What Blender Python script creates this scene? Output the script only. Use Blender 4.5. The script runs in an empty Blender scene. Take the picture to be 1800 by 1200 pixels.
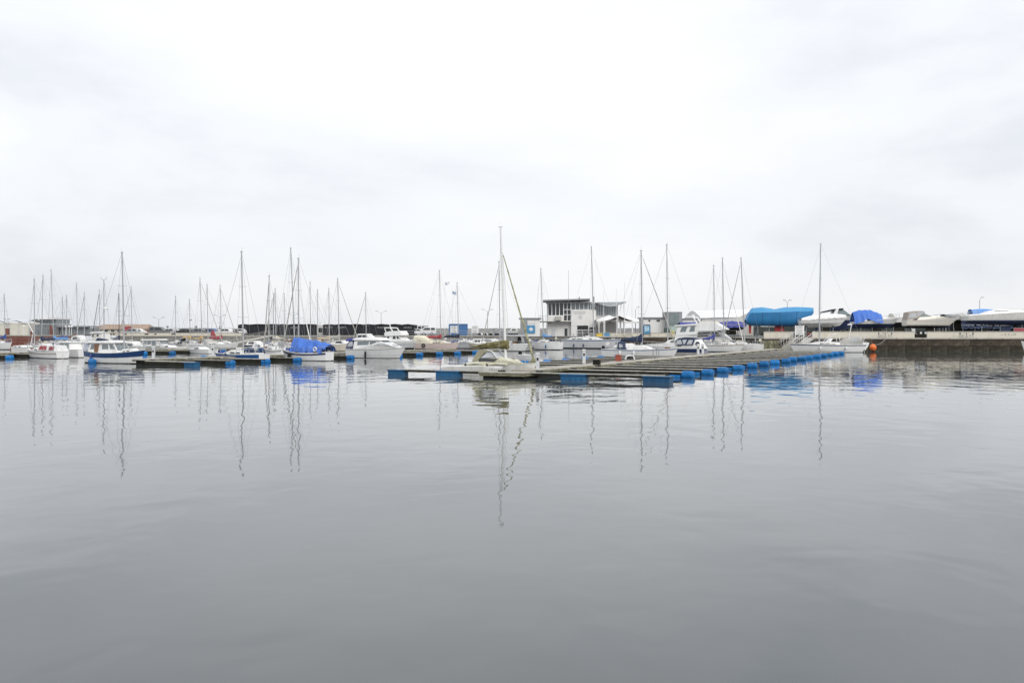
import bpy, bmesh, math, random
from mathutils import Vector, Matrix, noise
random.seed(7)
S = bpy.context.scene
COL = S.collection
R = math.radians
EYE, FOC, HZ = 3.2, 1600.0, 580.0        # eye height above the water (m), focal length and horizon row in photo pixels

# ------------------------------------------------------------------ camera
cd = bpy.data.cameras.new('camera'); cam = bpy.data.objects.new('camera', cd); COL.objects.link(cam)
cam.location = (0, 0, EYE); cam.rotation_euler = (R(90), 0, 0)
cd.sensor_width = 36; cd.lens = 36 * FOC / 1800; cd.shift_y = -20 / 1800
cd.clip_start = .1; cd.clip_end = 12000
S.camera = cam

# ------------------------------------------------------------------ world: even overcast over a faint Nishita sky
SUN_EL, SUN_AZ = R(38), R(155)
w = bpy.data.worlds.new('World'); S.world = w; w.use_nodes = True
nt = w.node_tree; nt.nodes.clear(); N = nt.nodes.new; LK = nt.links.new
out = N('ShaderNodeOutputWorld'); mixs = N('ShaderNodeMixShader'); bgc = N('ShaderNodeBackground'); bgs = N('ShaderNodeBackground')
sky = N('ShaderNodeTexSky'); sky.sky_type = 'NISHITA'; sky.sun_disc = False; sky.sun_elevation = SUN_EL; sky.sun_rotation = SUN_AZ
bgs.inputs['Strength'].default_value = .1; LK(sky.outputs[0], bgs.inputs['Color'])
tc = N('ShaderNodeTexCoord'); mp = N('ShaderNodeMapping'); mp.inputs['Scale'].default_value = (1, 1, 2.6); mp.inputs['Location'].default_value = (19.61, 10.11, 19.97)
LK(tc.outputs['Generated'], mp.inputs['Vector'])
n1 = N('ShaderNodeTexNoise'); n1.inputs['Scale'].default_value = 1.9; n1.inputs['Detail'].default_value = 5; n1.inputs['Roughness'].default_value = .48
n1.inputs['Distortion'].default_value = .25
LK(mp.outputs[0], n1.inputs['Vector'])
rp = N('ShaderNodeValToRGB'); e = rp.color_ramp.elements
e[0].position = .33; e[0].color = (.585, .612, .66, 1); e[1].position = .63; e[1].color = (.825, .828, .836, 1)
m = rp.color_ramp.elements.new(.47); m.color = (.745, .757, .785, 1)
n2 = N('ShaderNodeTexNoise'); n2.inputs['Scale'].default_value = 6.5; n2.inputs['Detail'].default_value = 6; n2.inputs['Roughness'].default_value = .6; LK(mp.outputs[0], n2.inputs['Vector'])
mxn = N('ShaderNodeMix'); mxn.inputs['Factor'].default_value = .17; LK(n1.outputs['Fac'], mxn.inputs['A']); LK(n2.outputs['Fac'], mxn.inputs['B'])
LK(mxn.outputs['Result'], rp.inputs['Fac']); LK(rp.outputs[0], bgc.inputs['Color'])
# an overcast sky is brighter overhead than at the horizon (CIE overcast law, softened)
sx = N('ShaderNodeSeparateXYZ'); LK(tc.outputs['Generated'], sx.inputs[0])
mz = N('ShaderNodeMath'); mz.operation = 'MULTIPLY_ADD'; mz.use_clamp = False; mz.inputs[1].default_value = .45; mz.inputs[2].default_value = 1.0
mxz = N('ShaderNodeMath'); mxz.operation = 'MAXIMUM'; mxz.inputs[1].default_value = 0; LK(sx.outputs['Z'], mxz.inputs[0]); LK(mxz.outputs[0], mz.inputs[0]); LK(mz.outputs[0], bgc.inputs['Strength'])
mixs.inputs[0].default_value = .06
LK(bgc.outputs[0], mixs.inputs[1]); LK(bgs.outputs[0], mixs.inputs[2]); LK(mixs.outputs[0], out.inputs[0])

sd = bpy.data.lights.new('sun', 'SUN'); sd.energy = 1.5; sd.angle = R(30); sd.color = (1, .97, .93)
so = bpy.data.objects.new('sun', sd); COL.objects.link(so); so.location = (0, -50, 80)
so.rotation_euler = (R(90) - SUN_EL, 0, R(180) - SUN_AZ)
S.view_settings.view_transform = 'Standard'; S.view_settings.look = 'None'; S.view_settings.exposure = 0.25; S.view_settings.gamma = 1
S.render.engine = 'CYCLES'

# ------------------------------------------------------------------ materials
MATS = {}
def M(key, col, rough=.5, metal=0.0, var=.1, scale=2.0, bump=0.0, bscale=8.0, streak=False, spec=None, dirt=None, dscale=1.5, dfac=(.5, .75)):
    if key in MATS: return MATS[key]
    m = bpy.data.materials.new(key); m.use_nodes = True; t = m.node_tree; b = t.nodes['Principled BSDF']
    tcn = t.nodes.new('ShaderNodeTexCoord'); mpn = t.nodes.new('ShaderNodeMapping')
    mpn.inputs['Scale'].default_value = (1, 1, .25) if streak else (1, 1, 1)
    t.links.new(tcn.outputs['Object'], mpn.inputs['Vector'])
    no = t.nodes.new('ShaderNodeTexNoise'); no.inputs['Scale'].default_value = scale; no.inputs['Detail'].default_value = 5
    no.inputs['Roughness'].default_value = .6
    t.links.new(mpn.outputs[0], no.inputs['Vector'])
    cr = t.nodes.new('ShaderNodeValToRGB'); e = cr.color_ramp.elements
    e[0].position = .3; e[1].position = .7
    e[0].color = tuple(max(0, c * (1 - var)) for c in col) + (1,); e[1].color = tuple(min(1, c * (1 + var)) for c in col) + (1,)
    t.links.new(no.outputs['Fac'], cr.inputs['Fac']); last = cr.outputs[0]
    if dirt:
        n2 = t.nodes.new('ShaderNodeTexNoise'); n2.inputs['Scale'].default_value = dscale; n2.inputs['Detail'].default_value = 6
        n2.inputs['Roughness'].default_value = .65
        t.links.new(mpn.outputs[0], n2.inputs['Vector'])
        r2 = t.nodes.new('ShaderNodeMapRange'); r2.inputs[1].default_value = dfac[0]; r2.inputs[2].default_value = dfac[1]
        t.links.new(n2.outputs['Fac'], r2.inputs[0])
        mx = t.nodes.new('ShaderNodeMix'); mx.data_type = 'RGBA'; mx.inputs['B'].default_value = tuple(dirt) + (1,)
        t.links.new(r2.outputs[0], mx.inputs['Factor']); t.links.new(last, mx.inputs['A']); last = mx.outputs['Result']
    t.links.new(last, b.inputs['Base Color'])
    b.inputs['Roughness'].default_value = rough; b.inputs['Metallic'].default_value = metal
    if spec is not None: b.inputs['Specular IOR Level'].default_value = spec
    if bump:
        n3 = t.nodes.new('ShaderNodeTexNoise'); n3.inputs['Scale'].default_value = bscale; n3.inputs['Detail'].default_value = 4
        t.links.new(tcn.outputs['Object'], n3.inputs['Vector'])
        bp = t.nodes.new('ShaderNodeBump'); bp.inputs['Strength'].default_value = 1; bp.inputs['Distance'].default_value = bump
        t.links.new(n3.outputs['Fac'], bp.inputs['Height']); t.links.new(bp.outputs[0], b.inputs['Normal'])
    MATS[key] = m; return m

GEL = M('white_gelcoat', (.74, .74, .73), .3, var=.04, streak=True, dirt=(.55, .53, .46), dscale=1.3, dfac=(.55, .9))
GEL2 = M('aged_gelcoat', (.66, .655, .63), .4, var=.05, streak=True, dirt=(.42, .40, .32), dscale=1.6, dfac=(.5, .85))
CREAM = M('cream_gelcoat', (.66, .61, .51), .38, var=.05, streak=True, dirt=(.45, .4, .3), dscale=1.5, dfac=(.55, .9))
PINKISH = M('faded_pink_gelcoat', (.63, .52, .48), .42, var=.06, streak=True)
GREYH = M('silver_grey_gelcoat', (.55, .56, .57), .3, var=.05, streak=True)
NAVY = M('navy_gelcoat', (.018, .03, .085), .22, var=.12, streak=True)
MIDBLUE = M('mid_blue_gelcoat', (.022, .085, .25), .28, var=.15, streak=True)
DARKAF = M('dark_antifouling', (.022, .024, .027), .7, spec=.12, var=.3)
BLUEAF = M('blue_antifouling', (.016, .03, .09), .7, var=.3, dirt=(.06, .07, .1))
REDPAINT = M('red_keel_paint', (.36, .035, .035), .6, var=.15)
GLASS = M('tinted_window', (.025, .032, .036), .06, var=.2, spec=.6)
LGLASS = M('light_window', (.16, .19, .2), .08, var=.25, spec=.6)
VINYL = M('clear_vinyl', (.42, .44, .46), .12, var=.15, spec=.6)
DEEPBLUE = M('deep_blue_gelcoat', (.012, .045, .14), .3, var=.2, streak=True)
ALU = M('anodised_mast', (.40, .41, .42), .38, metal=.25, var=.06)
WMAST = M('white_painted_mast', (.72, .72, .71), .4, var=.04)
DMAST = M('dark_mast', (.05, .05, .055), .45, var=.1)
STEEL = M('stainless_rail', (.5, .51, .52), .3, metal=.6, var=.05)
WIRE = M('rigging_wire', (.30, .31, .32), .4, metal=.4, var=.05)
BLACK = M('black_rubber', (.02, .02, .021), .75, spec=.12, var=.2)
DARKCAN = M('dark_canvas', (.022, .028, .04), .85, var=.2, bump=.01)
NAVYCAN = M('navy_canvas', (.022, .036, .075), .85, var=.25, bump=.012)
BLUECAN = M('blue_canvas', (.035, .075, .26), .8, var=.2, bump=.012)
VIOLETCAN = M('violet_blue_canvas', (.055, .065, .26), .8, var=.2, bump=.012)
SKYCAN = M('light_blue_canvas', (.13, .29, .55), .8, var=.15, bump=.012)
REDCAN = M('red_canvas', (.31, .06, .072), .82, var=.2, bump=.012)
BEIGECAN = M('beige_canvas', (.52, .44, .34), .85, var=.12, bump=.012)
GREYCAN = M('grey_canvas', (.40, .39, .365), .85, var=.12, bump=.012, dirt=(.3, .28, .22))
WHITECAN = M('white_canvas', (.7, .69, .68), .8, var=.06, bump=.012)
CREAMCAN = M('cream_canvas', (.6, .57, .45), .85, var=.1, bump=.012)
MOSSCAN = M('mossy_canvas', (.115, .10, .035), .9, var=.4, scale=2.5, bump=.02, dirt=(.25, .23, .12), dscale=2.2, dfac=(.45, .72))
MOSSJIB = M('mossy_furled_sail', (.35, .34, .2), .9, var=.3, scale=3, dirt=(.13, .13, .05), dscale=2.5, dfac=(.45, .65))
TARPB = M('royal_blue_tarp', (.042, .14, .50), .55, var=.15, bump=.015)
TARPS = M('sky_blue_shrink_wrap', (.022, .165, .37), .5, var=.10, scale=.8, bump=.01, bscale=3)
TUBM = M('blue_tub_plastic', (.008, .10, .235), .5, var=.25, scale=3, dirt=(.03, .08, .12), dscale=4, dfac=(.5, .8))
DRUM = M('blue_plastic', (.007, .145, .40), .45, var=.25, scale=3, dirt=(.04, .10, .16), dscale=5, dfac=(.58, .85), spec=.3)
WOODG = M('weathered_timber', (.47, .455, .415), .85, var=.18, scale=4, bump=.01, dirt=(.24, .225, .18), dscale=1.2, dfac=(.5, .8))
WOODD = M('dark_timber_and_shade', (.019, .0185, .015), .7, spec=.12, var=.4, scale=3, dirt=(.032, .034, .018), dscale=2)  # dark timber; also paints shade in the parapet gap and under pontoon head
PDECK = M('pontoon_deck', (.36, .34, .30), .85, var=.2, scale=3, bump=.01, dirt=(.20, .185, .125), dscale=.9, dfac=(.48, .72))
TEAK = M('teak', (.2, .1, .05), .6, var=.25, scale=4)
CONC = M('concrete', (.42, .40, .36), .85, var=.12, scale=1.5, bump=.01, dirt=(.25, .23, .18), dscale=.7, dfac=(.5, .8))
CONCD = M('mossy_concrete', (.23, .215, .15), .9, var=.3, scale=3, bump=.02, dirt=(.08, .085, .04), dscale=2, dfac=(.42, .68))
PARAPET = M('limewashed_parapet', (.60, .565, .475), .85, var=.07, scale=.8, streak=True, dirt=(.43, .40, .33), dscale=.8, dfac=(.52, .85))
WETWALL = M('algae_wet_wall', (.038, .035, .025), .7, spec=.12, var=.35, scale=1.2, bump=.04, bscale=2, dirt=(.09, .08, .055), dscale=1.0)
QWALL = M('stained_quay_wall', (.065, .053, .041), .85, spec=.12, var=.4, scale=.9, bump=.06, bscale=2, dirt=(.14, .12, .095), dscale=.9, dfac=(.52, .75))
QGREY = M('dark_back_quay', (.21, .20, .18), .85, var=.2, scale=.7, bump=.04, bscale=2, dirt=(.11, .10, .085), dscale=.6, dfac=(.48, .75))
ASPH = M('asphalt', (.12, .12, .118), .9, var=.15, scale=.3)
ROCK = M('grey_rock', (.20, .20, .195), .9, var=.35, scale=.7, bump=.05, bscale=2)
BRICK = M('red_brick', (.17, .068, .052), .85, var=.25, scale=1.5)
SHED = M('black_boarding', (.030, .032, .036), .8, spec=.12, var=.25, scale=2, streak=True)
SHEDROOF = M('grey_roof_felt', (.42, .43, .44), .8, var=.15)
RENDER = M('white_render', (.70, .69, .67), .8, var=.05, scale=.6, streak=True, dirt=(.5, .48, .43), dscale=.6, dfac=(.55, .9))
GREYCLAD = M('grey_cladding', (.25, .26, .27), .6, var=.12)
ROOFGREY = M('zinc_roof', (.22, .23, .245), .5, var=.1)
TENT = M('white_tent_fabric', (.75, .745, .74), .7, var=.04)
TENTIN = M('tan_tent_lining', (.40, .29, .20), .8, var=.12)
TILE = M('orange_roof_tiles', (.31, .225, .17), .8, var=.15, scale=.8)
OCHRE = M('ochre_canvas', (.50, .36, .17), .6, var=.15)
SIGNB = M('blue_sign', (.06, .24, .42), .5, var=.1)
CONTB = M('container_blue', (.05, .15, .34), .5, var=.15)
INK = M('sign_ink', (.10, .11, .13), .7, var=.1)
ORANGE = M('orange_buoy', (.72, .16, .03), .45, var=.08)
YELLOW = M('yellow_plastic', (.62, .46, .07), .5, var=.1)
PANEL = M('green_glass', (.17, .21, .21), .1, var=.2, spec=.6)

# ------------------------------------------------------------------ mesh helpers
def vary(mat, lo=.72, hi=1.15):
    t = mat.node_tree; b = t.nodes['Principled BSDF']; src = b.inputs['Base Color'].links[0].from_socket
    oi = t.nodes.new('ShaderNodeObjectInfo'); mr = t.nodes.new('ShaderNodeMapRange'); mr.inputs[3].default_value = lo; mr.inputs[4].default_value = hi; t.links.new(oi.outputs['Random'], mr.inputs[0])
    mx = t.nodes.new('ShaderNodeVectorMath'); mx.operation = 'SCALE'; t.links.new(src, mx.inputs[0]); t.links.new(mr.outputs[0], mx.inputs['Scale']); t.links.new(mx.outputs[0], b.inputs['Base Color'])
for m_ in (DRUM, TUBM, WOODG, QWALL, CONCD): vary(m_)
def PX(x, D): return (x - 900) / FOC * D
def PZ(y, D): return EYE - (y - HZ) * D / FOC
def WD(y): return EYE * FOC / (y - HZ)

class MB:
    def __init__(s): s.v = []; s.f = []
    def add(s, vs, fs):
        o = len(s.v); s.v += [tuple(p) for p in vs]; s.f += [tuple(i + o for i in f) for f in fs]; return s
    def box(s, c, d, rz=0, top=1.0, ry=0):
        x, y, z = (k / 2 for k in d); vs = []
        cz, sz = math.cos(rz), math.sin(rz); cy, sy = math.cos(ry), math.sin(ry)
        for dz in (-z, z):
            k = top if dz > 0 else 1
            for dx, dy in ((-x, -y), (x, -y), (x, y), (-x, y)):
                a, b, c3 = dx * k, dy * k, dz
                a, c3 = a * cy + c3 * sy, -a * sy + c3 * cy
                vs.append((c[0] + a * cz - b * sz, c[1] + a * sz + b * cz, c[2] + c3))
        return s.add(vs, [(0, 3, 2, 1), (4, 5, 6, 7), (0, 1, 5, 4), (1, 2, 6, 5), (2, 3, 7, 6), (3, 0, 4, 7)])
    def tube(s, p, q, r, r2=None, n=6):
        p, q = Vector(p), Vector(q); r2 = r if r2 is None else r2
        d = (q - p).normalized(); u = d.orthogonal().normalized(); v = d.cross(u)
        vs = []
        for c, rr in ((p, r), (q, r2)):
            for k in range(n):
                a = 2 * math.pi * k / n; vs.append(c + u * rr * math.cos(a) + v * rr * math.sin(a))
        fs = [(k, (k + 1) % n, n + (k + 1) % n, n + k) for k in range(n)] + [tuple(range(n))[::-1], tuple(range(n, 2 * n))]
        return s.add(vs, fs)
    def path(s, pts, r, n=5):
        for a, b in zip(pts, pts[1:]): s.tube(a, b, r, None, n)
        return s
    def grid(s, rows, closed=False, caps=False):
        n = len(rows[0]); vs = [p for r in rows for p in r]; fs = []
        for i in range(len(rows) - 1):
            for j in range(n if closed else n - 1):
                k = (j + 1) % n; fs.append((i * n + j, i * n + k, (i + 1) * n + k, (i + 1) * n + j))
        if caps: fs += [tuple(range(n))[::-1], tuple(range((len(rows) - 1) * n, len(rows) * n))]
        return s.add(vs, fs)
    def lathe(s, c, prof, axis='z', n=12):
        rows = []
        for r, h in prof:
            row = []
            for k in range(n):
                a = 2 * math.pi * k / n; x, y = r * math.cos(a), r * math.sin(a)
                row.append({'z': (c[0] + x, c[1] + y, c[2] + h), 'y': (c[0] + x, c[1] + h, c[2] + y), 'x': (c[0] + h, c[1] + x, c[2] + y)}[axis])
            rows.append(row)
        return s.grid(rows, True, True)
    def prof(s, pts, hw):
        n = len(pts); vs = [(x, hw(x, z), z) for x, z in pts] + [(x, -hw(x, z), z) for x, z in pts]
        return s.add(vs, [tuple(range(n)), tuple(range(n, 2 * n))[::-1]] + [(i, n + i, n + (i + 1) % n, (i + 1) % n) for i in range(n)])
    def plate(s, pts, y0, y1):            # prism between two y functions
        n = len(pts); vs = [(x, y0(x, z), z) for x, z in pts] + [(x, y1(x, z), z) for x, z in pts]
        return s.add(vs, [tuple(range(n)), tuple(range(n, 2 * n))[::-1]] + [(i, n + i, n + (i + 1) % n, (i + 1) % n) for i in range(n)])
    def build(s, name, mat, parent=None, smooth=False, bevel=0, mesh_only=False):
        me = bpy.data.meshes.new(name); bm = bmesh.new()
        vs = [bm.verts.new(p) for p in s.v]
        for f in s.f:
            try: bm.faces.new([vs[i] for i in f])
            except ValueError: pass
        if smooth: bmesh.ops.remove_doubles(bm, verts=bm.verts, dist=1e-5)
        bmesh.ops.recalc_face_normals(bm, faces=bm.faces)
        if bevel:
            bmesh.ops.bevel(bm, geom=list(bm.edges), offset=bevel, segments=2, affect='EDGES', clamp_overlap=True)
        ng = [f for f in bm.faces if len(f.verts) > 4]
        if ng: bmesh.ops.triangulate(bm, faces=ng)
        if smooth:
            for f in bm.faces: f.smooth = True
        bm.to_mesh(me); bm.free(); me.materials.append(mat)
        if smooth:
            try: me.set_sharp_from_angle(angle=R(50))
            except Exception: pass
        if mesh_only: return me
        o = bpy.data.objects.new(name, me); COL.objects.link(o)
        if parent: o.parent = parent
        return o

def tag(o, label, cat, group=None, kind=None):
    if label: o['label'] = label
    if cat: o['category'] = cat
    if group: o['group'] = group
    if kind: o['kind'] = kind
    return o
def empty(name, loc, rz=0, label=None, cat=None, group=None):
    o = bpy.data.objects.new(name, None); COL.objects.link(o); o.location = loc; o.rotation_euler = (0, 0, rz); o.empty_display_size = .3
    return tag(o, label, cat, group)
def inst(name, me, parent, loc=(0, 0, 0), rz=0):
    o = bpy.data.objects.new(name, me); COL.objects.link(o); o.parent = parent; o.location = loc; o.rotation_euler = (0, 0, rz); return o
def struct(o): o['kind'] = 'structure'; return o
def glyphs(parent, n, w, h, o, mat=None, ux=(1, 0, 0), th=.012, seed=1, name='lettering', gap=.35, nrm=(0, -1, 0)):
    rr = random.Random(seed); mb = MB(); ux = Vector(ux).normalized(); o = Vector(o); nrm = Vector(nrm); cw = w / n; t = h * .16
    def bar(x0, z0, x1, z1):
        a = o + ux * x0 + Vector((0, 0, z0)); b = o + ux * x1 + Vector((0, 0, z1)); d = (b - a)
        if d.length < 1e-4: return
        pd = d.normalized().cross(nrm) * t / 2; k = nrm * th
        vs = [a - pd, a + pd, b + pd, b - pd]; vs += [p + k for p in vs]
        mb.add(vs, [(0, 1, 2, 3), (7, 6, 5, 4), (0, 4, 5, 1), (1, 5, 6, 2), (2, 6, 7, 3), (3, 7, 4, 0)])
    for i in range(n):
        x0, x1 = i * cw, i * cw + cw * (1 - gap); k = rr.randrange(5)
        if k in (0, 1, 4): bar(x0, 0, x0, h)
        if k in (0, 2): bar(x0, h, x1, h)
        if k in (1, 2, 3): bar(x0, 0, x1, 0)
        if k in (0, 3): bar(x0, h / 2, x1, h / 2)
        if k in (1, 4): bar(x1, 0, x1, h)
        if k in (2, 3): bar(x0, 0, x1, h)
    return mb.build(name, mat or INK, parent)

# ------------------------------------------------------------------ water
def build_water():
    mb = MB().add([(-6000, -40, 0), (6000, -40, 0), (6000, 9000, 0), (-6000, 9000, 0)], [(0, 1, 2, 3)])
    m = bpy.data.materials.new('harbour_water'); m.use_nodes = True; t = m.node_tree; b = t.nodes['Principled BSDF']
    b.inputs['Base Color'].default_value = (.055, .066, .070, 1); b.inputs['Roughness'].default_value = .015; b.inputs['IOR'].default_value = 1.54
    tcn = t.nodes.new('ShaderNodeTexCoord'); last = None
    # (scale x, scale y, amplitude in metres)
    for sx, sy, amp, det in ((.035, .07, .030, 1), (.60, .48, .0155, 2), (1.0, 1.7, .0010, 2)):
        mpn = t.nodes.new('ShaderNodeMapping'); mpn.inputs['Scale'].default_value = (sx, sy, 1); mpn.inputs['Rotation'].default_value = (0, 0, R(-9))
        t.links.new(tcn.outputs['Object'], mpn.inputs['Vector'])
        n = t.nodes.new('ShaderNodeTexNoise'); n.inputs['Scale'].default_value = 1; n.inputs['Detail'].default_value = det; n.inputs['Roughness'].default_value = .45
        n.inputs['Distortion'].default_value = .25
        t.links.new(mpn.outputs[0], n.inputs['Vector'])
        mm = t.nodes.new('ShaderNodeMath'); mm.operation = 'MULTIPLY'; mm.inputs[1].default_value = amp * 2; t.links.new(n.outputs['Fac'], mm.inputs[0])
        if last is None: last = mm.outputs[0]
        else:
            ad = t.nodes.new('ShaderNodeMath'); t.links.new(last, ad.inputs[0]); t.links.new(mm.outputs[0], ad.inputs[1]); last = ad.outputs[0]
    # a few rings spreading from the left pontoon
    ds = t.nodes.new('ShaderNodeVectorMath'); ds.operation = 'DISTANCE'; ds.inputs[1].default_value = (-27, 84, 0); t.links.new(tcn.outputs['Object'], ds.inputs[0])
    wn = t.nodes.new('ShaderNodeTexNoise'); wn.inputs['Scale'].default_value = .05; t.links.new(tcn.outputs['Object'], wn.inputs['Vector'])
    wa = t.nodes.new('ShaderNodeMath'); wa.operation = 'MULTIPLY_ADD'; wa.inputs[1].default_value = 9; t.links.new(wn.outputs['Fac'], wa.inputs[0]); t.links.new(ds.outputs['Value'], wa.inputs[2])
    fr = t.nodes.new('ShaderNodeMath'); fr.operation = 'MULTIPLY'; fr.inputs[1].default_value = 2 * math.pi / 3.4; t.links.new(wa.outputs[0], fr.inputs[0])
    sn = t.nodes.new('ShaderNodeMath'); sn.operation = 'SINE'; t.links.new(fr.outputs[0], sn.inputs[0])
    fo = t.nodes.new('ShaderNodeMapRange'); fo.inputs[1].default_value = 20; fo.inputs[2].default_value = 66; fo.inputs[3].default_value = .0055; fo.inputs[4].default_value = 0; t.links.new(ds.outputs['Value'], fo.inputs[0])
    mu = t.nodes.new('ShaderNodeMath'); mu.operation = 'MULTIPLY'; t.links.new(sn.outputs[0], mu.inputs[0]); t.links.new(fo.outputs[0], mu.inputs[1])
    ad = t.nodes.new('ShaderNodeMath'); t.links.new(last, ad.inputs[0]); t.links.new(mu.outputs[0], ad.inputs[1]); last = ad.outputs[0]
    # cat's-paws: ripples come and go in broad patches
    pn = t.nodes.new('ShaderNodeTexNoise'); pn.inputs['Scale'].default_value = .03; pn.inputs['Detail'].default_value = 2
    t.links.new(tcn.outputs['Object'], pn.inputs['Vector'])
    pr = t.nodes.new('ShaderNodeMapRange'); pr.inputs[1].default_value = .35; pr.inputs[2].default_value = .68; pr.inputs[3].default_value = .6; pr.inputs[4].default_value = 1.0
    t.links.new(pn.outputs['Fac'], pr.inputs[0])
    bp = t.nodes.new('ShaderNodeBump'); bp.inputs['Distance'].default_value = 1.0
    t.links.new(pr.outputs[0], bp.inputs['Strength'])
    t.links.new(last, bp.inputs['Height']); t.links.new(bp.outputs[0], b.inputs['Normal'])
    struct(mb.build('water', m))
build_water()

# ------------------------------------------------------------------ land and quays
GZ = 2.0
QX0, QX1 = PX(1342, 140), 190.0
land = MB()
land.add([(QX0, 140.6, GZ), (QX1, 140.6, GZ), (QX1, 168.6, GZ), (QX0, 168.6, GZ)], [(0, 1, 2, 3)])
land.add([(14, 168.6, GZ), (QX1, 168.6, GZ), (QX1, 198.6, GZ), (14, 198.6, GZ)], [(0, 1, 2, 3)])
land.add([(-190, 198.6, GZ), (QX1, 198.6, GZ), (QX1, 330, GZ), (-190, 330, GZ)], [(0, 1, 2, 3)])
land.add([(-190, 182.6, GZ), (-86, 182.6, GZ), (-86, 198.6, GZ), (-190, 198.6, GZ)], [(0, 1, 2, 3)])
struct(land.build('ground', ASPH))

def quay(name, label, x0, y0, x1, y1, z1, mat, cap=CONC, bl=3.2, courses=2, zt=None):
    """a quay wall of big blocks from (x0,y0) to (x1,y1), coping on top"""
    L = math.hypot(x1 - x0, y1 - y0); a = math.atan2(y1 - y0, x1 - x0)
    r = empty(name, (x0, y0, 0), a, label, 'quay wall')
    MB().box((L / 2, .5, (z1 - 2) / 2 - .03), (L, .9, z1 + 2 - .06)).build('wall_core', mat, r)
    n = max(1, int(L / bl)); w_ = L / n
    h = (z1 - .22 + .3) / courses; hs = [h] * courses
    meshes = []
    for k in range(4):
        rr = random.Random(k); bm = MB().box((0, 0, 0), (w_ - .03, .16, h - .03)); meshes.append(bm.build('block', (WETWALL if k > 1 and mat is QWALL else mat), bevel=.02, mesh_only=True))
    for c in range(courses):
        cuts = [0] + sorted((i + random.uniform(-.28, .28)) * w_ for i in range(1, n)) + [L]
        for i in range(n):
            o = inst('block', meshes[(i % 2) + (2 if c == 0 else 0)], r, ((cuts[i] + cuts[i + 1]) / 2, .0 + random.uniform(-.03, .025), -.3 + h * (c + .5))); o.scale = ((cuts[i + 1] - cuts[i]) / w_, 1, 1)
    nc = max(1, int(L / 4)); wc = L / nc
    cm = MB().box((0, 0, 0), (wc - .03, .75, .2)).build('coping', cap, bevel=.02, mesh_only=True)
    for i in range(nc): inst('coping_slab', cm, r, ((i + .5) * wc, .22, z1 - .09 + random.uniform(-.006, .006)))
    return r
quay('quay_wall', 'long brown stained quay wall below the boatyard, right of the moored sailboat', QX0, 140, QX1, 140, GZ, QWALL)
q2 = quay('quay_wall', 'low brown quay wall behind the white cruisers below the map board', 14, 168, QX0, 168, GZ, QWALL)
quay('quay_wall', 'brown side face of the quay behind the mossy wall end', QX0, 168, QX0, 140.5, GZ, QWALL)
quay('quay_wall', 'side face of the back quay beside the clubhouse shed', 14, 198, 14, 168.5, GZ, CONC)
quay('quay_wall', 'grey quay wall below the parked cars and black sheds', -86, 198, 14, 198, GZ, QGREY)
quay('quay_wall', 'red brick quay wall below the glass building at far left', -190, 182, -86, 182, 2.2, BRICK, cap=CONC, bl=2.5, courses=3)

def parapet(label, x0, x1, y, z0, z1, gaps=(), pw=5.6, mat=PARAPET):
    r = empty('parapet_wall', (x0, y, z0), 0, label, 'parapet'); L = x1 - x0; n = max(1, round(L / pw)); w_ = L / n; h = z1 - z0
    pieces = []
    for i in range(n):
        a, b = i * w_, (i + 1) * w_
        for g0, g1 in gaps:
            g0 -= x0; g1 -= x0
            if a < g0 < b: pieces.append((a, g0)); a = g1
            elif a < g1 < b: a = g1
            elif g0 <= a and b <= g1: a = b
        if b - a > .3: pieces.append((a, b))
    for a, b in pieces:
        MB().box(((a + b) / 2, 0, (h - .1) / 2), (b - a - .03, .3, h - .1)).build('parapet_panel', mat, r)
        MB().box(((a + b) / 2, 0, h - .05), (b - a - .012, .42, .1)).build('coping_slab', CONC, r)
    return r
PY = 142.2
pr = parapet('long pale parapet wall in front of the laid-up boats', PX(1428, PY), QX1, PY, GZ, 3.0, gaps=((PX(1607, PY), PX(1629, PY)),))
glyphs(pr, 5, 2.6, .26, (PX(1759, PY) - PX(1428, PY), -.165, .36), seed=5, ux=(1, 0, 0), gap=.5, mat=M('wall_ink', (.27, .24, .22), .8))
MB().box((PX(1618, PY) - PX(1428, PY), .1, .3), (1.8, .06, .56)).build('gap_shade_board', WOODD, pr)  # dark sheet paints the shade of the opening in the parapet
parapet('short pale parapet wall between the mossy wall end and white notice', PX(1343.5, PY), PX(1396, PY), PY + .3, GZ, 2.98)
pl = parapet('pale parapet wall under the tents and map board beside the clubhouse', PX(1052, 169.4), QX0 - .2, 169.4, GZ, 2.72)
glyphs(pl, 6, 2.0, .26, (PX(1094, 169.4) - PX(1052, 169.4), -.165, .25), seed=8, gap=.4, mat=MATS['wall_ink'])
# mossy projecting wall end with slope of steps beside it
r = empty('mossy_wall_end', (PX(1356, 138), 138, 0), 0, 'mossy brown block wall end beside the railed steps', 'wall')
for i in range(3):
    for j in range(3):
        MB().box((-1.35 + i * .9 + (j % 2) * .12, random.uniform(-.04, .04), .1 + j * .62), (.86, 1.9, .58)).build('block', CONCD, r, bevel=.03)
r = empty('quay_steps', (PX(1384, 138.4), 138.4, 0), 0, 'concrete steps with white handrails going down to the pontoon', 'steps')
for i in range(8):
    MB().box((-1.5 + i * .32, 0, -.2 + .14 + i * .12), (.34, 1.4, .5 + i * .24)).build('step', CONC, r)
for k in (-.7, .7):
    mb = MB().path([(-1.6, k, 1.15), (1.0, k, 3.0)], .03)
    for i in range(4): mb.tube((-1.6 + i * .85, k, .1 + i * .55), (-1.6 + i * .85, k, 1.15 + i * .605), .025)
    mb.build('handrail', WMAST, r)
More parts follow.
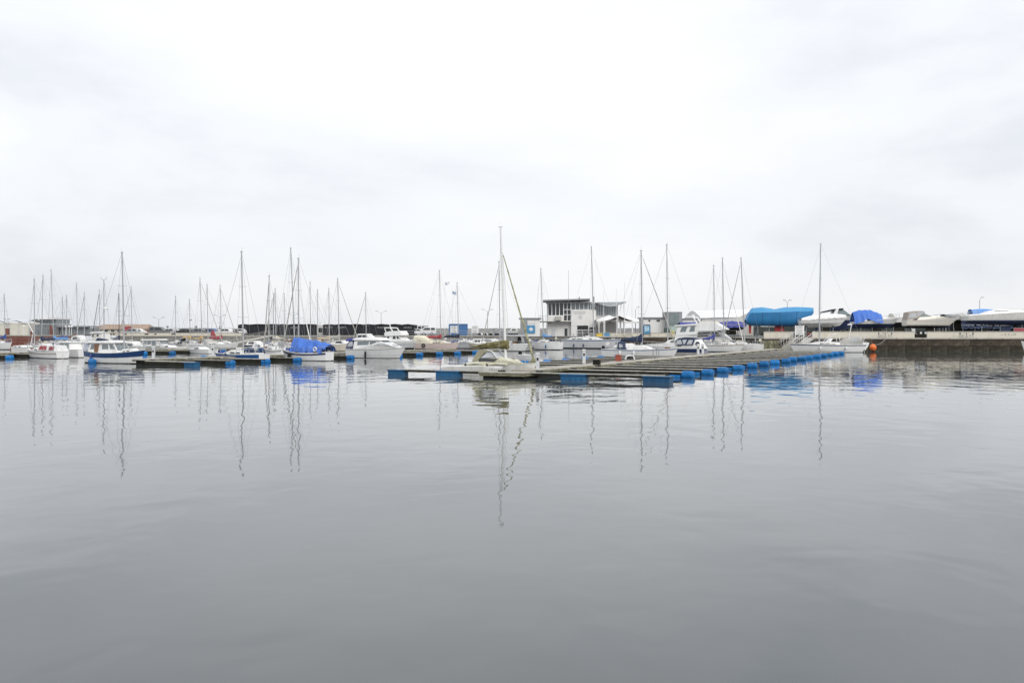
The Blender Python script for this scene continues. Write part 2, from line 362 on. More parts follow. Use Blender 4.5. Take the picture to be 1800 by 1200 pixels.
# gangway with white rails from the quay down to the near end of the pontoon
def gangway(label, a, b, wid=1.2, mat=STEEL, name='gangway'):
    a, b = Vector(a), Vector(b); d = b - a; L = d.length; ang = math.atan2(d.y, d.x); hl = math.hypot(d.x, d.y)
    r = empty(name, a, ang, label, 'gangway')
    MB().prof([(0, -.12), (hl, d.z - .12), (hl, d.z), (0, 0)], lambda x, z: wid / 2).build('deck', WOODG, r)
    for s in (-1, 1):
        mb = MB(); y = s * wid / 2; n = 7
        for i in range(n + 1): mb.tube((hl * i / n, y, d.z * i / n), (hl * i / n, y, d.z * i / n + 1.0), .025)
        mb.path([(0, y, 1.0), (hl, y, d.z + 1.0)], .03); mb.path([(0, y, .5), (hl, y, d.z + .5)], .02)
        mb.build('handrail', mat, r)
    return r
gangway('white railed gangway from the quay down to the long pontoon, behind the right sailboat', (PX(1424, 140), 140.2, 2.0), (PX(1396, 133.5), 132.2, .55), 1.4, WMAST)
gangway('long grey gangway sloping down left of the black sheds', (PX(478, 197), 197.6, 2.1), (PX(405, 165), 165, .7), 1.3, GREYCAN)

# breakwater of rocks at the horizon
mb = MB(); rr = random.Random(3)
for (xa, xb, D, zt) in ((-150, 60, 400, 4.0), (60, 260, 420, 3.6)):
    n = 420
    rows = []
    for i in range(n + 1):
        x = xa + (xb - xa) * i / n; a = zt + rr.uniform(-.16, .14)
        rows.append([(x, D - 7, -.5), (x + rr.uniform(-.6, .6), D - 4, zt * .45 + rr.uniform(-.4, .4)), (x, D - 1.5, a), (x, D + 2, a - .1), (x, D + 9, -.5)])
    mb.grid(rows)
tag(mb.build('breakwater', ROCK), 'low grey rock breakwater on the horizon behind the harbour', 'breakwater')
# rubble along the foot of the back quay
mb = MB()
for i in range(900):
    x = rr.uniform(PX(690, 196), PX(935, 196)); k = rr.random(); y = 197.4 - k * 3.2; z = 1.5 - k * 1.5 + rr.uniform(-.1, .15); s = rr.uniform(.3, .75)
    pts = []
    for a in range(6): pts.append((x + s * .6 * math.cos(a * 1.047) * rr.uniform(.7, 1.1), y + s * .6 * math.sin(a * 1.047) * rr.uniform(.7, 1.1), z - s * .3))
    tp = [(x + (p[0] - x) * .6 + rr.uniform(-.05, .05), y + (p[1] - y) * .6, z + s * rr.uniform(.15, .4)) for p in pts]
    mb.grid([pts, tp], True, True)
tag(mb.build('rubble', ROCK), 'grey rubble stones at the foot of the back quay', 'rocks', kind='stuff')

# ------------------------------------------------------------------ buildings
def pane_wall(parent, x0, x1, z0, z1, y, nx, glass, frame, fw=.09, d=.08, rows=()):
    """row of separate panes with mullions standing proud; facade faces -y"""
    w_ = (x1 - x0) / nx
    for i in range(nx):
        p = MB().box((x0 + (i + .5) * w_, y, (z0 + z1) / 2), (w_ - fw * .6, .04, z1 - z0 - fw * .6)).build('window', glass, parent)
    for i in range(nx + 1):
        MB().box((x0 + i * w_, y - d / 2, (z0 + z1) / 2), (fw, d + .05, z1 - z0)).build('mullion', frame, parent)
    for z in (z0, z1) + tuple(rows):
        MB().box(((x0 + x1) / 2, y - d / 2 - .012, z), (x1 - x0, d + .03, fw)).build('transom', frame, parent)

def clubhouse():
    D = 179.0; X = lambda x: PX(x, D); Z = lambda y: PZ(y, D)
    ox = X(1004); r = empty('clubhouse', (ox, D, GZ), 0, 'white two-storey harbour clubhouse with glazed upper floor and flat grey roof', 'building')
    def bx(name, xa, xb, ya, yb, d0, d1, mat, bevel=0):
        return MB().box(((X(xa) + X(xb)) / 2 - ox, (d0 + d1) / 2, (Z(ya) + Z(yb)) / 2 - GZ), (abs(X(xb) - X(xa)), d1 - d0, abs(Z(ya) - Z(yb)))).build(name, mat, r, bevel=bevel)
    yb = 590.9
    bx('ground_floor_wall', 963, 1004, 565, yb, 1.0, 8, RENDER)
    bx('upper_floor_core', 964, 1046, 531, 565, 3.2, 8.2, GREYCLAD)
    bx('entrance_tower', 1004, 1034, 545, 572, 0, 6, RENDER)
    bx('tower_side', 1034.2, 1048, 545, yb, .25, 6.2, RENDER)
    bx('tower_pier', 1004, 1014.5, 572.1, yb, .02, 5.6, RENDER)
    bx('dark_recess', 1014.5, 1034, 572.2, yb, 1.6, 3, GREYCLAD)
    for i, xx in enumerate((1018, 1023.5, 1029)): bx('recess_window', xx, xx + 4.4, 575, 584, 1.5, 1.58, GLASS)
    bx('recess_rail', 1014, 1046, 579.6, 580.8, -.16, -.06, WMAST)
    bx('recess_rail', 1014, 1046, 584.0, 584.6, -.16, -.06, WMAST)
    for xx in (1014.5, 1024, 1034, 1045.5): bx('rail_post', xx - .3, xx + .3, 579.6, yb, -.14, -.07, WMAST)
    bx('side_window', 1036, 1046, 575, 584, .12, .24, GLASS)
    bx('balcony_band', 962.5, 991, 555, 564.4, -.4, .9, RENDER)
    bx('balcony_bracket', 976, 986, 556.2, 563, -1.3, -.42, GREYCAN)
    bx('floor_slab', 946, 1004, 564.4, 565.3, -.5, 2.4, CONC)
    pane_wall(r, X(963.5) - ox, X(990.5) - ox, Z(554.6) - GZ, Z(532) - GZ, .6, 4, GLASS, WMAST, .13)
    pane_wall(r, X(991) - ox, X(1003.6) - ox, Z(564) - GZ, Z(532) - GZ, .45, 2, GLASS, WMAST, .13, rows=(Z(544) - GZ, Z(553) - GZ))
    pane_wall(r, X(1004.4) - ox, X(1034) - ox, Z(544.4) - GZ, Z(532) - GZ, .6, 4, LGLASS, WMAST, .13)
    pane_wall(r, X(1034.6) - ox, X(1046) - ox, Z(544.4) - GZ, Z(532.5) - GZ, .8, 3, LGLASS, WMAST, .09)
    # roof slab, thick front edge, slightly pitched
    z0, z1 = Z(529.6) - GZ, Z(526.6) - GZ
    MB().add([(X(954) - ox, -1.3, z0), (X(1036) - ox, -1.3, z1 - .1), (X(1043) - ox, 8.5, z1 - .1), (X(957) - ox, 8.5, z0),
              (X(954) - ox, -1.3, z0 + .26), (X(1036) - ox, -1.3, z1 + .2), (X(1043) - ox, 8.5, z1 + .2), (X(957) - ox, 8.5, z0 + .26)],
             [(3, 2, 1, 0), (4, 5, 6, 7), (0, 1, 5, 4), (1, 2, 6, 5), (2, 3, 7, 6), (3, 0, 4, 7)]).build('roof', ROOFGREY, r)
    bx('roof_soffit', 962, 1040, 530.4, 532, -.4, 8, GREYCLAD)
    MB().tube((X(1000) - ox, 1, z1), (X(1000) - ox, 1, Z(475) - GZ), .05, .03).build('antenna', ALU, r)
    MB().lathe((X(1000) - ox, 1, Z(531) - GZ), [(.28, 0), (.3, .3), (.12, .5)], 'z', 8).build('antenna_base', WMAST, r)
    MB().tube((X(1046) - ox, 3, Z(546) - GZ), (X(1046) - ox, 3, Z(520) - GZ), .14, n=8).build('flue', GREYCLAD, r)
    MB().box((X(1019.5) - ox, 2, z1 + .3), (.25, .25, .6)).build('vent', GREYCLAD, r)
    bx('door', 970, 976.5, 578, yb, .93, 1.02, GREYH)
    bx('door', 993, 998, 577, yb, .93, 1.02, GLASS)
    bx('lamp_box', 966, 968.5, 566, 568.5, .8, 1.02, GREYCLAD)
    # lettering rows and the ring emblem on the tower
    glyphs(r, 14, X(1031) - X(1008), .2, (X(1008) - ox, -.015, Z(549) - GZ), seed=21, mat=M('grey_ink', (.36, .37, .38), .7))
    glyphs(r, 12, X(1029) - X(1010), .2, (X(1010) - ox, -.015, Z(552) - GZ), seed=22, mat=MATS['grey_ink'])
    cx, cz = X(1020) - ox, Z(557.5) - GZ; mb = MB(); n = 24
    mb.grid([[(cx + q * math.cos(a * 2 * math.pi / n), -.02, cz + q * math.sin(a * 2 * math.pi / n)) for a in range(n)] for q in (.29, .36)], True)
    for da in (R(90), R(210), R(330)): mb.tube((cx, -.02, cz), (cx + .3 * math.cos(da), -.02, cz + .3 * math.sin(da)), .03)
    mb.build('emblem', MATS['grey_ink'], r)
    # wing with glass gallery under an upswept roof
    bx('wing_wall', 1048.2, 1088, 554, yb, 1.5, 8, RENDER)
    pane_wall(r, X(1050) - ox, X(1087) - ox, Z(554) - GZ, Z(536) - GZ, 1.4, 11, LGLASS, GREYH, .07)
    bx('gallery_core', 1049, 1087, 536, 554, 3.0, 7, GREYH)
    rows = []
    for i in range(11):
        u = i / 10; xx = X(1048 + 52 * u) - ox; zt = Z(531.6 - .9 * u) - GZ; th = .12 + .75 * math.sin(math.pi * min(1, u * .95 + .03)) ** 1.2
        rows.append([(xx, -1.2, zt), (xx, 7.5, zt + .15), (xx, 7.5, zt - th), (xx, -.9, zt - th)])
    MB().grid(rows, True, True).build('gallery_roof', M('pale_metal_roof', (.42, .45, .47), .35, var=.08), r)
    mb = MB()
    for xx in (1092, 1096.5): mb.tube((X(xx) - ox, .5, Z(535) - GZ), (X(xx) - ox, .5, 0), .06)
    mb.build('gallery_post', WMAST, r)
    # low side stair on the left
    bx('landing', 946, 962.2, 565.5, 566.5, .4, 2, CONC)
    mb = MB()
    for i in range(6): mb.tube((X(947 + i * 3) - ox, .45, Z(565.5) - GZ), (X(947 + i * 3) - ox, .45, Z(554.5) - GZ), .025)
    mb.path([(X(947) - ox, .45, Z(554.5) - GZ), (X(962) - ox, .45, Z(554.5) - GZ)], .03); mb.build('landing_rail', STEEL, r)
    for xx in (948, 955): bx('landing_post', xx, xx + .8, 566.5, yb, .6, .75, CONC)
    for xx, yy in ((1052, 564), (1058.5, 566.5), (1072, 566.5)):
        mb = MB().tube((X(xx) - ox, 1.5, Z(yy) - GZ), (X(xx) - ox, .9, Z(yy) - GZ), .04).box((X(xx) - ox, .8, Z(yy) - GZ + .1), (.35, .3, .22)); mb.build('wall_lamp', BLACK, r)
clubhouse()

def tent(label, xa, xb, yr, ye, D, depth, posts, lining=False, ridge=.5):
    """hipped fabric roof: rises from the front eave to a ridge; 'lining' leaves an open gable whose tan underside shows"""
    X = lambda x: PX(x, D); Z = lambda y: PZ(y, D)
    cx = (X(xa) + X(xb)) / 2; r = empty('canopy_tent', (cx, D, GZ), 0, label, 'tent'); hw = (X(xb) - X(xa)) / 2
    zr, ze = Z(yr) - GZ, Z(ye) - GZ; rows = []; rows2 = []
    for j in range(9):
        v = j / 8; y = depth * v; row = []
        for i in range(17):
            u = i / 16; x = -hw + 2 * hw * u; k = 1 - abs(u - ridge) / (ridge if u < ridge else 1 - ridge)
            kv = 1.0 if lining else min(1, 2.2 * min(v, 1 - v)); z = ze + (zr - ze) * (min(k ** 1.15, kv ** .8) if not lining else k ** 1.35)
            row.append((x, y, z))
        rows.append(row); rows2.append([(a * .995, b + .05, c - .07) for a, b, c in row])
    MB().grid(rows).build('roof_fabric', TENT, r, smooth=True)
    MB().grid(rows2).build('lining', TENTIN if lining else TENT, r, smooth=True)
    if not lining:
        mb = MB().grid([[(p[0], -.02, p[2] + .02) for p in rows[0]], [(p[0], -.02, p[2] - .35) for p in rows[0]]]); mb.build('valance', TENT, r)
    for px in posts:
        MB().tube((X(px) - cx, .1, 0), (X(px) - cx, .1, ze + (zr - ze) * (max(0, 1 - abs((X(px) - cx) / hw)) if lining else 0)), .1, n=8).build('post', WMAST, r)
        MB().box((X(px) - cx, .1, .2), (.9, .9, .4)).build('post_foot', CONC, r)
    return r
tent('white canopy tent with tan lining on posts beside the clubhouse', 1063, 1114, 555, 563.5, 173, 7, (1063, 1086, 1112), lining=True)
tent('broad white tent roof behind the tan-lined canopy tent', 1088, 1134, 553.6, 565, 184, 8, (1098, 1130), ridge=.35)
tent('long white tent roof joining the clubhouse wing', 1049, 1096, 553.4, 562, 174.5, 5, (1053, 1090))

def flat_building(name, label, xa, xb, yt, D, depth, wall, roof, cat='building', ov=.3, yb=None, rt=.25, wins=(), doors=()):
    X = lambda x: PX(x, D); Z = lambda y: PZ(y, D); cx = (X(xa) + X(xb)) / 2; wd = X(xb) - X(xa); h = Z(yt) - GZ
    r = empty(name, (cx, D, GZ), 0, label, cat)
    MB().box((0, depth / 2, (h - rt) / 2), (wd, depth, h - rt)).build('wall', wall, r)
    MB().box((0, depth / 2, h - rt / 2), (wd + 2 * ov, depth + 2 * ov, rt)).build('roof', roof, r, bevel=.03)
    for (a, b, t, bt, mt) in wins: MB().box(((X(a) + X(b)) / 2 - cx, -.02, (Z(t) + Z(bt)) / 2 - GZ), (X(b) - X(a), .08, Z(t) - Z(bt))).build('window', mt, r)
    return r
# small sheds and service buildings
s = flat_building('harbour_shed', 'grey and white harbour shed with blue sign left of the clubhouse', 915, 949, 558.5, 172, 5, RENDER, ROOFGREY, 'shed')
MB().box((-1.2, -.06, 1.5), (1.35, .1, 2.98)).build('dark_panel', GREYCLAD, s)
sg = MB().box((.15, -.12, 1.35), (1.55, .08, 1.5)).build('sign_board', SIGNB, s)
n_ = 20; MB().grid([[(.15 + q * math.cos(a * 2 * math.pi / n_), -.175, 1.35 + q * math.sin(a * 2 * math.pi / n_)) for a in range(n_)] for q in (.12, .3)], True).tube((-.3, -.17, 1.35), (.6, -.17, 1.35), .04).tube((.15, -.17, .95), (.15, -.17, 1.75), .04).build('emblem', TENT, sg)
MB().box((.15, -.02, 2.45), (1.55, .06, .12)).build('wall_band', GREYH, s)
flat_building('glass_kiosk', 'dark grey box kiosk with glass front behind the navy sailboat', 1172, 1199, 548, 174, 5, GREYCLAD, ROOFGREY, 'kiosk', ov=.05,
              wins=((1177, 1184.5, 551, 572, PANEL), (1185, 1193, 551, 572, PANEL)))
flat_building('service_building', 'low white service building with grey roof left of the kiosk', 1131, 1171.5, 557.5, 176, 6, RENDER, ROOFGREY, 'building',
              wins=((1140, 1143, 562, 565, GLASS), (1154, 1160, 562, 565, GLASS)))
flat_building('annex', 'white annex wall right of the dark kiosk', 1199.5, 1226, 559.5, 176, 6, RENDER, ROOFGREY, 'building', rt=.15)
flat_building('green_bin_store', 'pale green low store in front of the dark kiosk', 1178, 1201, 573, 170.5, 1.3, M('pale_green_panel', (.36, .46, .42), .6), M('pale_green_panel2', (.4, .5, .46), .6), 'store', ov=.05, rt=.1)
# big white hangar
def hangar():
    D = 187; X = lambda x: PX(x, D); Z = lambda y: PZ(y, D); ox = X(1236)
    r = empty('boat_hangar', (ox, D, GZ), 0, 'large white fabric boat hangar behind the laid-up boats', 'hangar')
    x1 = X(1345) - ox; ze, zr = Z(559) - GZ, Z(544.5) - GZ
    MB().prof([(0, 0), (x1, 0), (x1, ze), (0, ze)], lambda x, z: 0 + 9).build('wall', GREYH, r).location = (0, 10, 0)
    rows = []
    for i in range(9):
        x = -.3 + (x1 + .6) * i / 8; rows.append([(x, .7 + 18.6 * k / 8, ze + (zr - ze) * (1 - abs(k / 4 - 1) ** 1.6) + .02 + (i / 8) * .35) for k in range(9)])
    MB().grid(rows).build('roof', TENT, r, smooth=True)
    for xx, dz in ((-.28, 0), (x1 + .28, .35)):
        pr_ = [(.75 + 18.5 * k / 8, ze + (zr - ze) * (1 - abs(k / 4 - 1) ** 1.6) + dz - .02) for k in range(9)]
        n_ = len(pr_); vs = [(xx - .05, y, z) for y, z in pr_] + [(xx - .05, 19.25, ze - .4), (xx - .05, .75, ze - .4)]; vs += [(x_ + .1, y, z) for x_, y, z in vs]; m_ = n_ + 2
        MB().add(vs, [tuple(range(m_)), tuple(range(m_, 2 * m_))[::-1]] + [(i, i + m_, (i + 1) % m_ + m_, (i + 1) % m_) for i in range(m_)]).build('gable_end', TENT, r)
    for k in range(8):
        MB().box((x1 * (k + .5) / 8, .96, ze / 2), (.12, .1, ze)).build('wall_rib', TENT, r)
    return r
hangar()
# pale dome-like tarpaulin shelter in front of the hangar
r = empty('tarpaulin_shelter', (PX(1312, 183), 183, GZ), 0, 'grey arched tarpaulin shelter between the hangar and blue wrapped boat', 'shelter')
rows = []
for i in range(9):
    u = i / 8; x = -3.9 + 8.6 * u; hh = 1.9 + 2.6 * min(1, u * 2.2) ** .8
    rows.append([(x, -2.5 * math.cos(a * math.pi / 10), .1 + hh * math.sin(a * math.pi / 10) ** .7) for a in range(11)])
MB().grid(rows, False, False).build('cover', GREYCAN, r, smooth=True)

# black boathouses
def boathouses():
    D = 211.0; xs = [425, 447, 469, 491, 513, 535, 555]; xs2 = [572, 594, 617, 640, 662, 685, 708, 731]
    k = 0; words = ['first', 'second', 'third', 'fourth', 'fifth', 'sixth', 'seventh', 'eighth', 'ninth', 'tenth', 'eleventh', 'twelfth', 'thirteenth', 'fourteenth']
    for arr in (xs, xs2):
        for a, b in zip(arr, arr[1:]):
            x0, x1 = PX(a, D), PX(b, D); wd = x1 - x0 - .04; cx = (x0 + x1) / 2
            r = empty('boathouse', (cx, D, GZ), 0, f'{words[k]} black wooden boathouse from the left in the row', 'boathouse', 'row of black boathouses on the back quay')
            ze, zr = 2.36, 2.5
            MB().prof([(-wd / 2, 0), (wd / 2, 0), (wd / 2, ze), (0, zr), (-wd / 2, ze)], lambda x, z: 3).build('wall', SHED, r)
            for s in (-1, 1):
                MB().prof([(0, zr + .05), (s * (wd / 2 - .01), ze + .05), (s * (wd / 2 - .01), ze + .10), (0, zr + .10)], lambda x, z: 3.25).build('roof_slope', SHED if k % 3 else SHEDROOF, r)
            MB().box((0, -3.04, .95), (1.7, .06, 1.9)).build('door', SHED, r)
            for q in (-.86, .86): MB().box((q, -3.07, .95), (.07, .06, 1.9)).build('door_frame', SHED, r)
            if k in (4, 6, 7, 10, 11, 12): glyphs(r, 6, 1.9, .3, (-.95, -3.1, 1.98 - .34), seed=k, nrm=(0, -1, 0), mat=M('pale_ink', (.4, .4, .4), .7))
            k += 1
boathouses()
flat_building('white_hut', 'small white hut in the gap between the black boathouses', 557, 571, 571, 212, 3, RENDER, TENT, 'hut', ov=.1, rt=.15, wins=((560, 567, 576, 584, GLASS),))
flat_building('grey_hut', 'pale flat-roofed hut just right of the black boathouses', 732, 750, 571.5, 232, 4, GREYH, TENT, 'hut', ov=.1, rt=.15, wins=((735, 740, 574, 578, GLASS), (742, 747, 574, 578, GLASS)))

# blue container
D = 206; r = empty('shipping_container', (PX(806, D), D, GZ), R(8), 'blue shipping container on the back quay behind the pale sailboats', 'container')
MB().box((0, 1.25, 1.3), (4.1, 2.44, 2.55)).build('body', CONTB, r)
for i in range(14): MB().box((-1.9 + i * .292, .01, 1.3), (.15, .05, 2.3)).build('rib', CONTB, r)
for x in (-2.03, 2.03): MB().box((x, -.01, 1.3), (.1, .1, 2.6)).build('corner_post', CONTB, r)
MB().box((0, -.02, 2.55), (4.15, .12, .12)).build('top_rail', CONTB, r)
def board(label, px, y0, y1, wpx, D, mat, frame=WMAST, name='notice_board', lines=5, seed=1, cat='sign', z0=GZ):
    X = PX(px, D); r = empty(name, (X, D, z0), 0, label, cat); wd = wpx * D / FOC; zt, zb = PZ(y0, D) - z0, PZ(y1, D) - z0
    MB().box((0, 0, (zt + zb) / 2), (wd, .06, zt - zb)).build('panel', mat, r)
    for s in (-1, 1): MB().box((s * (wd / 2 + .04), .02, (zt + .06) / 2), (.09, .09, zt + .06)).build('post', frame, r)
    for i in range(lines): glyphs(r, 7, wd * .8, (zt - zb) * .5 / lines, (-wd * .4, -.045, zt - (zt - zb) * (i + .75) / lines), seed=seed + i)
    return r
board('white notice board in front of the blue container', 798, 572.5, 585, 11, 203, TENT, seed=31)
board('white notice board right of the blue container', 835, 572.5, 585, 11, 203, TENT, seed=41)
b = board('blue framed harbour map board on the parapet quay', 1137, 572, 586, 11, 168.95, SIGNB, NAVY, 'map_board', 0, cat='map board')
MB().box((0, -.05, 1.45), (.85, .03, .95)).build('map_sheet', M('pale_map_sheet', (.35, .5, .6), .5, var=.4, scale=4), b)
MB().box((0, -.0, 2.16), (1.15, .14, .16)).build('top_bar', NAVY, b)
board('large white notice with grey lettering on the quay by the steps', 1405.5, 572.5, 588.5, 14, 141.2, TENT, seed=51, lines=6)

# far left buildings
def glass_house():
    D = 190; X = lambda x: PX(x, D); Z = lambda y: PZ(y, D); ox = X(75); g = 2.2
    r = empty('glass_pavilion', (ox, D, GZ), 0, 'glazed pavilion with white roof above the brick wall at left', 'building')
    MB().box((0, 5, (Z(570) - GZ) / 2), (X(92) - X(55), 6, Z(570) - GZ)).build('core', GREYCLAD, r)
    pane_wall(r, X(55) - ox, X(92) - ox, .3, Z(571.5) - GZ, 1.6, 9, LGLASS, GREYCLAD, .1, rows=(1.4,))
    MB().box((X(77) - ox, 4.5, Z(559.5) - GZ), (X(92) - X(60), 8, .4)).build('roof', TENT, r, bevel=.05)
    MB().box((X(77) - ox, 4.6, Z(565) - GZ), (X(91) - X(62), 6, 1.0)).build('clerestory', LGLASS, r)
    MB().box((X(122) - ox, 5, (Z(576) - GZ) / 2), (X(148) - X(96), 5, Z(576) - GZ)).build('wing_core', GREYCLAD, r)
    pane_wall(r, X(96) - ox, X(149) - ox, .3, Z(575) - GZ, 2.4, 10, LGLASS, GREYCLAD, .1)
    MB().box((X(122) - ox, 4.5, Z(573.6) - GZ), (X(150) - X(95), 6, .25)).build('wing_roof', ROOFGREY, r)
    for (a, b, t) in ((53, 57, 584), (87, 92, 574), (129, 135, 588)): MB().box((X((a + b) / 2) - ox, .3, (Z(t) - GZ) / 2 + .1), (X(b) - X(a), .6, Z(t) - GZ + .2)).build('brick_pier', BRICK, r)
    for xx in (51, 124, 130, 134):
        mb = MB().tube((X(xx) - ox, -2, .1), (X(xx) - ox, -2, 1.7), .05).lathe((X(xx) - ox, -2, 1.7), [(.05, 0), (.24, .1), (.26, .25), (.12, .42)], 'z', 10); mb.build('globe_lamp', TENT, r)
glass_house()
r = empty('marquee', (PX(20, 194), 194, GZ), 0, 'long cream marquee with scalloped roof at the left edge', 'tent')
X0, X1 = PX(-40, 194) - PX(20, 194), PX(50, 194) - PX(20, 194); rows = []
MB().box(((X0 + X1) / 2, 3, 1.35), (X1 - X0, 5, 2.7)).build('wall', M('cream_tent_wall', (.62, .60, .52), .8, var=.06), r)
for i in range(25):
    u = i / 24; x = X0 + (X1 - X0) * u; z = 2.75 + .45 * abs(math.sin(u * math.pi * 3 + .9)); rows.append([(x, 0, z), (x, 3, z + .5), (x, 6, z)])
MB().grid(rows).build('roof', M('grey_tent_roof', (.5, .52, .54), .6), r, smooth=True)
for i in range(6): MB().tube((X0 + (X1 - X0) * i / 5, .1, 0), (X0 + (X1 - X0) * i / 5, .1, 3), .06).build('post', GREYH, r)
# brick pier on the left quay
for lab, px, t in (('tall brick pier at the far left edge of the quay', 12, 577), ('low brick pier left of the glazed pavilion', 28, 592)):
    if t < 590: tag(MB().box((PX(px, 183), 183.2, (PZ(t, 183) + 2) / 2), (.65, .65, PZ(t, 183) - 2)).build('brick_pier', BRICK, bevel=.03), lab, 'pier')
# long orange-roofed building and pale wall
r = empty('long_building', (PX(208, 240), 240, GZ), 0, 'long low building with orange tiled roof behind the classic blue boat', 'building')
L2 = (PX(245, 240) - PX(150, 240)) / 2
MB().box((0, 4, .75), (2 * L2, 7, 1.5)).build('wall', PARAPET, r)
MB().add([(-L2 - .3, 0, 1.45), (L2 + .3, 0, 1.45), (L2 + .3, 8, 1.45), (-L2 - .3, 8, 1.45), (-L2 + 1.5, 4, 2.75), (L2 - .5, 4, 2.75)],
         [(0, 1, 5, 4), (1, 2, 5), (2, 3, 4, 5), (3, 0, 4), (3, 2, 1, 0)]).build('roof', TILE, r)
for i in range(7): MB().box((-L2 + 2 + i * 2 * (L2 - 2) / 6, .46, 1.0), (.8, .1, .5)).build('window', GLASS, r)
r = parapet('long pale wall with small openings below the parked cars', PX(192, 199.5), PX(425, 199.5), 199.4, GZ - .01, 2.62, pw=5)
for i, px in enumerate((196, 201, 222, 257, 260, 274, 304, 307)): MB().box((PX(px, 199.5) - PX(192, 199.5), -.17, .32), (.42, .05, .22)).build('slot', BLACK, r)
tag(MB().box((PX(224, 225), 225, 2.0 + 1.35), (1.9, .3, 1.5)).box((PX(224, 225), 225.1, 2.3), (.12, .12, .7)).build('red_sign', REDCAN), 'red rectangular sign above the pale wall behind the tall mast', 'sign')

# ------------------------------------------------------------------ street lamps, flagpoles
def lamp(label, px, yt, D, arms=2, al=.9, z0=GZ, box=True):
    r = empty('street_lamp', (PX(px, D), D, z0), 0, label, 'street lamp', 'street lamps on the quays'); h = PZ(yt, D) - z0 - .45
    MB().tube((0, 0, 0), (0, 0, h), .09, .06, 8).build('pole', ALU, r)
    for s in ((-1, 1) if arms == 2 else (1,)):
        MB().path([(0, 0, h - .05), (s * al * .55, 0, h + .28), (s * al, 0, h + .45)], .035).build('arm', ALU, r)
        MB().box((s * (al + .22), 0, h + .5), (.6, .22, .1), ry=-s * .12).build('lamp_head', GREYCLAD, r, bevel=.03)
    if box: MB().box((0, -.1, h * .45), (.22, .16, .6)).build('control_box', GREYCLAD, r)
lamp('double-armed street lamp above the parked cars at left', 279, 558, 215)
lamp('double-armed street lamp behind the two masts left of the black sheds', 386.5, 554, 212)
lamp('double-armed street lamp over the left black boathouses', 515.5, 552, 224, box=False)
lamp('double-armed street lamp over the right black boathouses', 670, 547, 224, box=False)
lamp('double-armed street lamp left of the tall central mast', 857, 544, 215, box=False)
lamp('small double-armed street lamp behind the blue wrapped boat', 1384, 528, 178, al=.35, box=False)
lamp('tall single-armed street lamp at the right above the blue tarpaulin', 1722, 523, 172, 1, .3, box=False)
lamp('single-armed street lamp behind the white tents', 1117, 540, 190, 1, .4, box=False)
lamp('short street lamp with flat head at the far left', 12, 561, 192, 2, .25, box=False)
lamp('short street lamp with flat head beside the glazed pavilion', 88, 562, 192, 2, .25, box=False)
def flagpole(label, px, yt, D, flag=None, fy=None, z0=GZ):
    h = PZ(yt, D) - z0; r = empty('flagpole', (PX(px, D), D, z0), 0, label, 'flagpole', 'flagpoles on the quays')
    MB().tube((0, 0, 0), (0, 0, h), .055, .03).build('pole', WMAST, r)
    MB().box((0, 0, .15), (.4, .4, .3)).build('foot', CONC, r)
    if flag:
        z = PZ(fy, D) - z0; rows = []
        for i in range(9):
            u = i / 8; rows.append([(s_ * 1.05 * u * .9 + .04, .12 * math.sin(u * 7 + k), z + .35 * (k / 3 - .5) * 2 - .3 * u + (.5 * u if flag[1] else 0)) for k in range(4) for s_ in (1,)])
        MB().grid(rows).build('flag', flag[0], r, smooth=True)
FLW = M('pale_flag', (.6, .63, .68), .8)
flagpole('white flagpole left of the blue container with pale flag at its head', 782, 497, 205, (FLW, True), 499)
flagpole('thin flagpole behind the blue container with small pale flag', 795, 505, 222, (M('blue_white_flag', (.35, .42, .55), .8), False), 514)
flagpole('thin flagpole left of the clubhouse', 946, 500, 176)
flagpole('thin flagpole at the left post of the tan-lined tent', 1061, 510, 166)
flagpole('thin flagpole between the tent and gallery roof', 1083.5, 508, 166)
flagpole('tallest thin flagpole beside the gallery roof edge', 1098, 497, 168)
flagpole('thin flagpole at the right end of the tent', 1111, 509, 166)
# round traffic signs on poles above the parked cars
for lab, px, yt in (('small round sign on a pole right of the first street lamp', 294.5, 573), ('small round sign on a pole above the parked cars, nearer the masts', 345, 573)):
    r = empty('road_sign', (PX(px, 208), 208, GZ), 0, lab, 'road sign'); h = PZ(yt, 208) - GZ
    MB().tube((0, 0, 0), (0, 0, h), .04).build('pole', GREYH, r); MB().lathe((0, -.06, h - .2), [(.3, 0), (.3, .03)], 'y', 14).build('disc', GREYCLAD, r)

